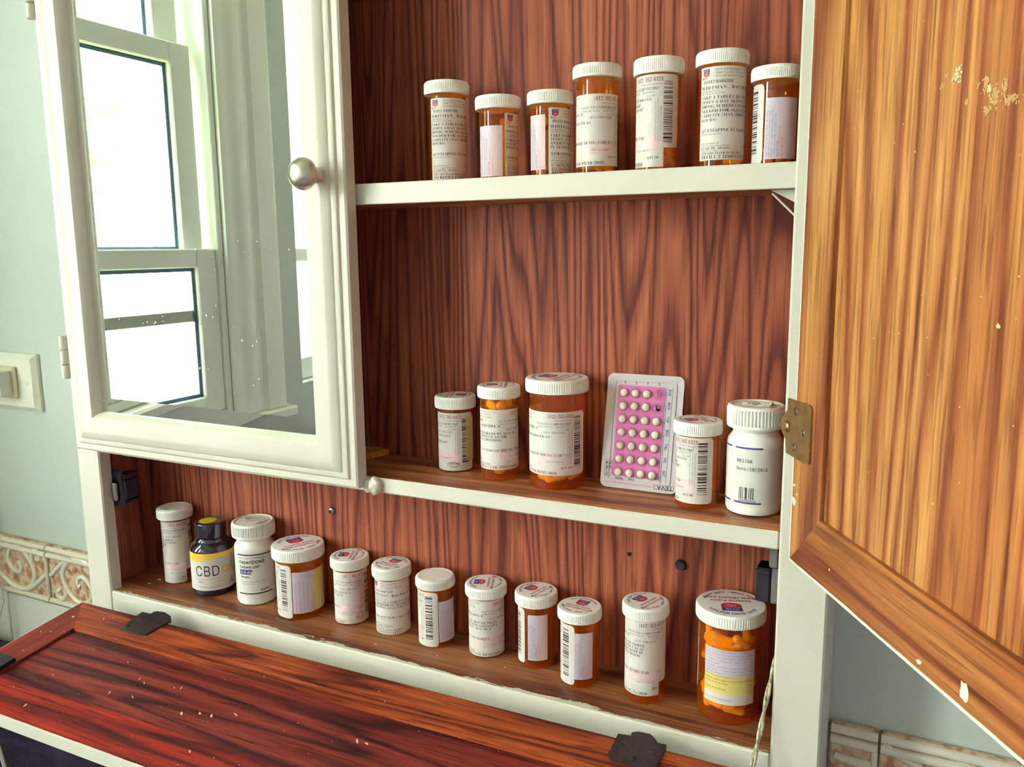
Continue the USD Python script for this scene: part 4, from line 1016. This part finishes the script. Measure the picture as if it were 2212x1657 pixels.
# --- white plastic bottles
def white_bottle(key, label, draw, ribs=54, torn=0, nm='white_bottle'):
    x, y, Rc, R, H, hc = [q_ * mm for q_ in BOT[key]]
    t = xf(nm, loc=(x, y, SHELF[key[0]] + 0.0002)); tag(t, label, 'bottle', GROUP[key[0]])
    zn = H - hc; phi = facing(key)
    prof = [(R * 0.7, 0.0006), (R - 0.0026, 0), (R - 0.0008, 0.0008), (R, 0.0030), (R, zn - 0.0095), (R - 0.0006, zn - 0.0070), (R - 0.0020, zn - 0.0050), (R - 0.0032, zn - 0.0035), (R - 0.0032, zn - 0.0022), (R - 0.0022, zn - 0.0012), (R - 0.0026, zn), (R - 0.0026, H - 0.003), (0.001, H - 0.003)]
    obj('body', lathe(prof, 80), M['bottle_white'], t, smooth=40)
    c_ = [(Rc * 0.9, zn + 0.0002, 0), (Rc - 0.0004, zn, 0), (Rc, zn + 0.0006, 0), (Rc, zn + 0.0022, 0), (Rc - 0.0002, zn + 0.0026, 0.00042), (Rc - 0.0002, H - 0.0022, 0.00042), (Rc, H - 0.0017, 0), (Rc - 0.0004, H - 0.0006, 0), (Rc - 0.0014, H, 0), (Rc - 0.0026, H - 0.0002, 0), (Rc - 0.0032, H - 0.0008, 0), (0.0005, H - 0.0008, 0)]
    cp = obj('cap', ribbed(c_, ribs), M['cap'], t, smooth=26)
    if torn:
        r = np.random.default_rng(torn); n_ = 26
        V, F = [], []
        for i in range(7):
            for j in range(9):
                u, v_ = j / 8 - 0.5, i / 6 - 0.5
                V.append((u * Rc * 1.0 + r.normal() * 0.0006 + 0.001, v_ * Rc * 0.8 + r.normal() * 0.0006, H - 0.0004 + max(0.0, (0.0026 if torn == 1 else 0.0011) * (1 - (2 * v_) ** 2) * (0.35 + abs(u) * 1.2) + r.normal() * 0.0004)))
        id_ = np.arange(63).reshape(7, 9)
        F = tri(np.stack([id_[:-1, :-1], id_[:-1, 1:], id_[1:, 1:], id_[1:, :-1]], -1).reshape(-1, 4))
        obj('torn_seal', (np.array(V), F), M['paper'], cp, smooth=False)
    pr = Print(); draw(pr, R)
    zl, zh = 0.0065, zn - 0.0105
    body = sbox(-math.pi * R * 0.97, zl, math.pi * R * 0.97, zh)
    lp = attach(body, pr, R + 0.0001, phi, t)
def draw_m6(pr, R):
    for z in (0.0412, 0.0080):
        pr.poly('blue', rrect(-0.0118, z, 0.0048, z + 0.0010, 0.0004), 0.0015)
        pr.poly('blue', rrect(-0.030, z - 0.0, -0.0150, z + 0.0010, 0.0004), 0.0015)
    pr.text('ink', -0.0108, 0.0330, '06316K', 0.0020, 'mono', 0.95); pr.text('ink', -0.0108, 0.0282, 'Date:10/2018', 0.0019, 'mono', 0.95)
    barcode(pr, 0.0108, 0.0180, -0.0085, 0.0005, 61, 'ink', True)
    pr.text('ink', -0.0088, 0.0092, '5403960666', 0.0013, 'mono', 0.9)
def draw_l3(pr, R):
    for z in (0.0445, 0.0105):
        pr.poly('ink', rrect(-0.0165, z, 0.0140, z + 0.0010, 0.0004), 0.0015)
    pr.text('ink', -0.0150, 0.0418, 'NDC 13668-036-06', 0.0012, 'sans'); pr.text('ink', -0.0006, 0.0418, '60 Tablets', 0.0012, 'sans', bold=1)
    pr.text('ink', -0.0150, 0.0375, 'risperiDONE', 0.0027, 'sans', 1.0, 0, 1); pr.text('ink', -0.0145, 0.0335, 'Tablets USP', 0.0021, 'sans', 1.0, 0, 1)
    pr.poly('blue', sbox(-0.0142, 0.0280, -0.0030, 0.0322), 0.0015); pr.text('whiteink', -0.0134, 0.0290, '0.5 mg', 0.0022, 'sans', 1.0, 0, 1)
    pr.text('ink', -0.0135, 0.0250, 'Rx only', 0.0016, 'sans', 1.0, 0, 1)
    pr.text('grey', -0.0135, 0.0212, 'Each film coated tablet contains', 0.0010, 'sans'); pr.text('grey', -0.0130, 0.0192, 'Risperidone USP', 0.0010, 'sans'); pr.text('grey', 0.0015, 0.0192, '0.5 mg', 0.0010, 'sans')
    pr.text('ink', 0.0030, 0.0130, 'aforia', 0.0018, 'sans', 1.0, 0.06, 1)
white_bottle('M6', 'white plastic bottle with a ribbed cap at the right end of the middle shelf', draw_m6, 52, 1)
white_bottle('L3', 'white plastic bottle with a ribbed cap and blue dose box in the lower compartment', draw_l3, 52, 2)

# --- dark bottle with the yellow and white label
x, y, Rc, R, H, hc = [q_ * mm for q_ in BOT['L2']]
t = xf('supplement_bottle', loc=(x, y, 0.0002)); tag(t, 'dark blue bottle with a yellow and white label between white bottles', 'bottle', GROUP['L'])
zs = 0.0440
obj('body', lathe([(R * 0.6, 0.0008), (R - 0.003, 0), (R - 0.0008, 0.0008), (R, 0.0030), (R, zs - 0.0045), (R - 0.0006, zs - 0.0025), (R - 0.0022, zs), (R - 0.0050, zs + 0.0025), (Rc + 0.0002, zs + 0.0043), (Rc - 0.0012, zs + 0.0058), (Rc - 0.0012, H - 0.003), (0.001, H - 0.003)], 80), M['navy'], t, smooth=40)
cp = obj('cap', lathe([(Rc * 0.9, H - hc + 0.0002), (Rc - 0.0003, H - hc), (Rc, H - hc + 0.0005), (Rc, H - 0.0012), (Rc - 0.0004, H - 0.0004), (Rc - 0.0012, H), (0.0004, H)], 64), M['navy'], t, smooth=40)
obj('yellow_dot', moved(lathe([(0.0076, 0), (0.0074, 0.0003), (0.0004, 0.0003)], 40), (-0.0012, -0.0012, H)), M['yellowdot'], cp)
pr = Print()
wv = np.linspace(-0.056, 0.056, 60)
pr.poly('amberlabel', Polygon(list(zip(wv, 0.0333 + 0.0016 * np.sin(wv * 110 + 0.6))) + [(0.056, 0.0392), (-0.056, 0.0392)]), 0.0015)
pr.text('ink', -0.0165, 0.0190, 'CBD', 0.0092, 'sans', 0.80); pr.text('orangeink', 0.0068, 0.0202, 'oil', 0.0080, 'sans', 0.95, 0, 1)
pr.text('orangeink', 0.0100, 0.0172, 'SOFTGELS', 0.0014, 'sans')
pr.poly('orangeink', sbox(-0.0160, 0.0160, 0.0085, 0.0163), 0.0015)
pr.text('ink', -0.0140, 0.0132, 'hemp', 0.0013, 'serif'); pr.text('orangeink', 0.0010, 0.0132, 'well-being', 0.0015, 'serif'); pr.text('grey', -0.0132, 0.0085, 'DIETARY SUPPLEMENT  |  60 softgels', 0.0012, 'sans')
lf = lambda cx, cz, a, r_: aff.translate(aff.rotate(aff.scale(Point(0, 0).buffer(1), a, a * 0.3), r_), cx, cz)
for i, (cx, cz, a, r_) in enumerate([(0.0165, 0.0345, .0022, 60), (0.0185, 0.0330, .0022, 120), (0.0170, 0.0310, .0020, 20), (0.0192, 0.0352, .0018, 90), (0.0155, 0.0110, .0022, 45), (0.0178, 0.0104, .0022, 130), (0.0165, 0.0135, .0020, 90)]):
    pr.poly('orangeink' if i < 4 else 'grey', lf(cx, cz, a, r_))
attach(sbox(-0.056, 0.0058, 0.056, 0.0390), pr, R + 0.0001, facing('L2'), t)

# ------------------------------------------------------------------ pills inside the bottles
def capsule_mesh(L, r):
    n = 7; P = []
    for i in range(n): a = -math.pi / 2 + math.pi / 2 * i / (n - 1); P.append((max(r * math.cos(a), 1e-5), -L / 2 + r + r * math.sin(a)))
    for i in range(n): a = math.pi / 2 * i / (n - 1); P.append((max(r * math.cos(a), 1e-5), L / 2 - r + r * math.sin(a)))
    return lathe(P, 16)
def tablet_mesh(r, h):
    return lathe([(r * 0.4, -h * 0.5), (r * 0.85, -h * 0.36), (r, -h * 0.2), (r, h * 0.2), (r * 0.85, h * 0.36), (r * 0.4, h * 0.5), (1e-5, h * 0.52)], 18)
def fill(key, kind, mesh, mat, zmin, zmax, n, size, label, group, cat, near=0.35):
    x, y, Rc, R, H, hc = [q_ * mm for q_ in BOT[key]]
    r = np.random.default_rng(sum(map(ord, key)) * 7 + n)
    z0 = SHELF[key[0]] + 0.0002; phi = facing(key); Ri = R - 0.0014
    src = None; pts = []
    tries = 0
    while len(pts) < n and tries < 9000:
        tries += 1
        a = phi + r.uniform(-1.9, 1.9); lim = Ri - size * 1.02
        rad = lim * (1 - (r.random() ** 1.6) * near)
        if rad < 0: continue
        p = np.array([rad * math.cos(a), rad * math.sin(a), r.uniform(zmin, zmax)])
        if all(np.linalg.norm(p - q_) > size * 1.38 for q_ in pts): pts.append(p)
    for p in pts:
        tang = math.degrees(math.atan2(p[1], p[0]))
        rot = (r.uniform(50, 110), r.uniform(-25, 25), tang + r.uniform(-15, 15)) if kind == 'capsule' else (90 + r.uniform(-40, 40), r.uniform(-20, 20), tang + 90 + r.uniform(-30, 30))
        loc = (x + p[0], y + p[1], z0 + p[2])
        if src is None:
            src = xf(kind, loc=None); X = UsdGeom.Xformable(stage.GetPrimAtPath(src))
            X.AddTranslateOp().Set(Gf.Vec3d(*map(float, loc))); X.AddRotateXYZOp().Set(Gf.Vec3f(*map(float, rot)))
            obj('shell' if kind == 'capsule' else 'core', mesh, M[mat], src, smooth=50); tag(src, label, cat, group)
        else:
            path = '/World/' + numbered('/World', kind); q_ = UsdGeom.Xform.Define(stage, path)
            q_.GetPrim().GetReferences().AddInternalReference(src); q_.GetPrim().SetInstanceable(True)
            q_.ClearXformOpOrder()
            q_.AddTranslateOp().Set(Gf.Vec3d(*map(float, loc))); q_.AddRotateXYZOp().Set(Gf.Vec3f(*map(float, rot)))
            tag(path, label, cat, group)
    return src
cm, tb = capsule_mesh(0.0150, 0.0027), tablet_mesh(0.0040, 0.0042)
fill('L12', 'capsule', cm, 'pill_orange', 0.0075, 0.0560, 70, 0.0046, 'orange capsule inside the large bottle at the right end below', 'capsules in the large lower bottle', 'capsule', 0.28)
fill('M3', 'capsule', cm, 'pill_orange', 0.0060, 0.0095, 9, 0.0046, 'yellow orange capsule at the bottom of the wide bottle, middle shelf', 'capsules in the wide middle bottle', 'capsule', 0.6)
fill('M2', 'tablet', tb, 'pill_yellow', 0.0060, 0.0530, 34, 0.0042, 'round yellow tablet in the tall bottle on the middle shelf', 'tablets in the tall middle bottle', 'tablet', 0.4)
fill('T4', 'tablet', tb, 'pill_yellow', 0.0055, 0.0080, 6, 0.0042, 'round yellow tablet in the fourth bottle on the top shelf', 'tablets in the fourth top bottle', 'tablet', 0.5)
fill('T3', 'tablet', tb, 'pill_yellow', 0.0055, 0.0340, 34, 0.0042, 'round yellow tablet in the third bottle on the top shelf', 'tablets in the third top bottle', 'tablet', 0.08)
fill('T7', 'tablet', tb, 'pill_yellow', 0.0055, 0.0075, 6, 0.0042, 'round yellow tablet in the rightmost bottle on the top shelf', 'tablets in the rightmost top bottle', 'tablet', 0.35)
ts = tablet_mesh(0.0031, 0.0034)
fill('T5', 'tablet', ts, 'pill_peach', 0.0045, 0.0150, 26, 0.0031, 'small peach tablet in the bar code bottle on the top shelf', 'tablets in the bar code top bottle', 'tablet', 0.3)
fill('L4', 'tablet', tb, 'pill_orange', 0.0055, 0.0090, 6, 0.0042, 'orange tablet at the bottom of the short wide bottle below', 'tablets in the short wide bottle', 'tablet', 0.3)

# ------------------------------------------------------------------ blister card leaning on the back panel
cw_, ch_ = 0.0523, 0.0766
le = 0.212
bl = xf('blister_card', mat=T4([(1, 0, 0), (0, math.cos(le), -math.sin(le)), (0, math.sin(le), math.cos(le))], (0.4693, 0.0452, ZM1 + 0.0003)))
tag(bl, 'pink and white blister card of round tablets leaning on the oak back', 'pill card')
def upright(m): v, f = m; return np.stack([v[:, 0], -v[:, 2], v[:, 1]], 1), f      # slab z -> towards the viewer
obj('backing', upright(slab(rrect(0, 0, cw_, ch_, 0.0042), 0.0009)), M['card'], bl)
px0, px1, pz0, pz1 = 0.0080, 0.0400, 0.0082, 0.0690
obj('film', moved(upright(slab(rrect(px0, pz0, px1, pz1, 0.001), 0.0004)), (0, -0.0009, 0)), M['foilpink'], bl)
ridge = rrect(0.0052, 0.0052, 0.0478, 0.0722, 0.002); ridge = ridge.difference(ridge.buffer(-0.0006))
obj('ridge', moved(upright(slab(ridge, 0.0006)), (0, -0.0009, 0)), M['card'], bl)
gx = [0.0125, 0.0203, 0.0281, 0.0359]; gz = [0.0660 - 0.00885 * i - 0.0003 for i in range(7)]
dome = lathe([(0.0036, 0), (0.0035, 0.0012), (0.0030, 0.0026), (0.0018, 0.0033), (1e-5, 0.0035)], 20, True, False)
pill = lathe([(0.0024, 0.0), (0.0026, 0.0006), (0.0026, 0.0014), (0.0020, 0.0022), (1e-5, 0.0024)], 20)
for i, z in enumerate(gz):
    for j, x in enumerate(gx):
        Mx = at_y(x, -0.0013, z - 0.003 + 0.0012)
        empty = j == 3 and i < 2
        d_ = obj('blister', moved(dome, M=Mx), M['clearfilm'], bl, smooth=50)
        if not empty:
            obj('tablet', moved(pill, M=at_y(x, -0.00135, z - 0.003 + 0.0012)), M['pill_white'], d_, smooth=50)
        else:
            hv = slab(blob(0, 0, 0.0022, 0.0022, 0.3 + i, 70 + i, 14).difference(blob(0.0005, 0.0006, 0.0013, 0.0012, 0, 80 + i, 12)), 0.0006)
            obj('burst_foil', moved(upright(hv), (x, -0.00135, z - 0.0018)), M['hole' if i else 'rose'], d_, smooth=False)
pr = Print()
for k_, (d_, z) in enumerate(zip(('SUN', 'MON', 'TUE', 'WED', 'THU', 'FRI', 'SAT'), gz)):
    pr.text('blue', 0.0424, z - 0.0002 + 0.0002, d_, 0.0018, 'sans', 0.8, -math.pi / 2, 1, align=0.5)
for a, b in (((0.0412, pz0 - 0.001), (0.0412, pz1)), ((0.0450, pz0 - 0.001), (0.0450, pz1))):
    pr.poly('blue', LineString([a, b]).buffer(0.00012))
pr.text('grey', 0.0468, 0.071, 'Rx only    Do not use if blister is open', 0.0014, 'sans', 0.9, -math.pi / 2)
pr.text('grey', 0.0045, 0.066, 'norethindrone and ethinyl estradiol tablets USP', 0.0013, 'sans', 0.95, -math.pi / 2)
pr.text('grey', 0.0068, 0.050, '0.5 mg/0.035 mg', 0.0012, 'sans', 0.95, -math.pi / 2)
pr.text('ink', 0.0036, 0.0172, '28', 0.0030, 'sans', 0.9, -math.pi / 2, 1); pr.text('ink', 0.0036, 0.0126, 'Day', 0.0024, 'sans', 0.9, -math.pi / 2)
fr = sbox(0.0026, 0.0080, 0.0074, 0.0178); pr.poly('ink', fr.difference(fr.buffer(-0.00022)))
pr.text('blue', 0.0160, 0.0072, 'WEEK', 0.0014, 'sans', 1.0, math.pi, 1); pr.text('blue', 0.0232, 0.0072, 'DAY', 0.0014, 'sans', 1.0, math.pi, 1)
pr.text('rose', 0.0360, 0.0038, 'Take all colored pills before taking any white pills', 0.00105, 'sans', 1.0, math.pi)
fr = sbox(0.0372, 0.0020, 0.0505, 0.0050); pr.poly('ink', fr.difference(fr.buffer(-0.00022))); pr.text('ink', 0.0498, 0.0044, 'TEVA', 0.0021, 'sans', 1.35, math.pi, 1)
for j, x in enumerate(gx): pr.text('ink', x + 0.0006, 0.0715, str(4 - j), 0.0016, 'sans', 1.0, math.pi, 1)
for col, parts in pr.c.items():
    V, F = join2(parts)
    obj(NAMES.get(col, 'print'), (np.stack([V[:, 0], np.full(len(V), -0.00105 if True else 0), V[:, 1]], 1), F), M[col], bl, smooth=False)

# ------------------------------------------------------------------ yellow packet in a clear wrapper behind the closed door
yp = xf('packet', loc=(0.245, 0.040, ZM1)); tag(yp, 'yellow packet in a clear wrapper on the middle shelf behind the closed door', 'packet')
pp = Polygon([(0.030, -0.022), (0.0385, 0.0010), (0.0440, 0.0185), (0.0425, 0.0195), (-0.023, 0.0205), (-0.036, -0.021)])
obj('card', moved(slab(pp, 0.0046), (0, 0, 0.0003)), M['bookyellow'], yp)
nx_, ny_ = 14, 10; V = []; r = np.random.default_rng(3)
for j in range(ny_):
    for i in range(nx_):
        u, v_ = i / (nx_ - 1), j / (ny_ - 1)
        xa_, xb_ = -0.036 + 0.013 * v_, 0.030 + 0.014 * v_
        edge = min(u, 1 - u, v_, 1 - v_)
        V.append((xa_ + (xb_ - xa_) * u, -0.021 + 0.040 * v_, 0.0053 + min(1, edge * 5) * (0.0045 + 0.003 * r.random()) + 0.004 * math.exp(-((u - 0.86) / 0.1) ** 2 - ((v_ - .7) / .3) ** 2)))
id_ = np.arange(nx_ * ny_).reshape(ny_, nx_)
obj('wrapper', (np.array(V), tri(np.stack([id_[:-1, :-1], id_[:-1, 1:], id_[1:, 1:], id_[1:, :-1]], -1).reshape(-1, 4))), M['clearfilm'], yp, smooth=False)
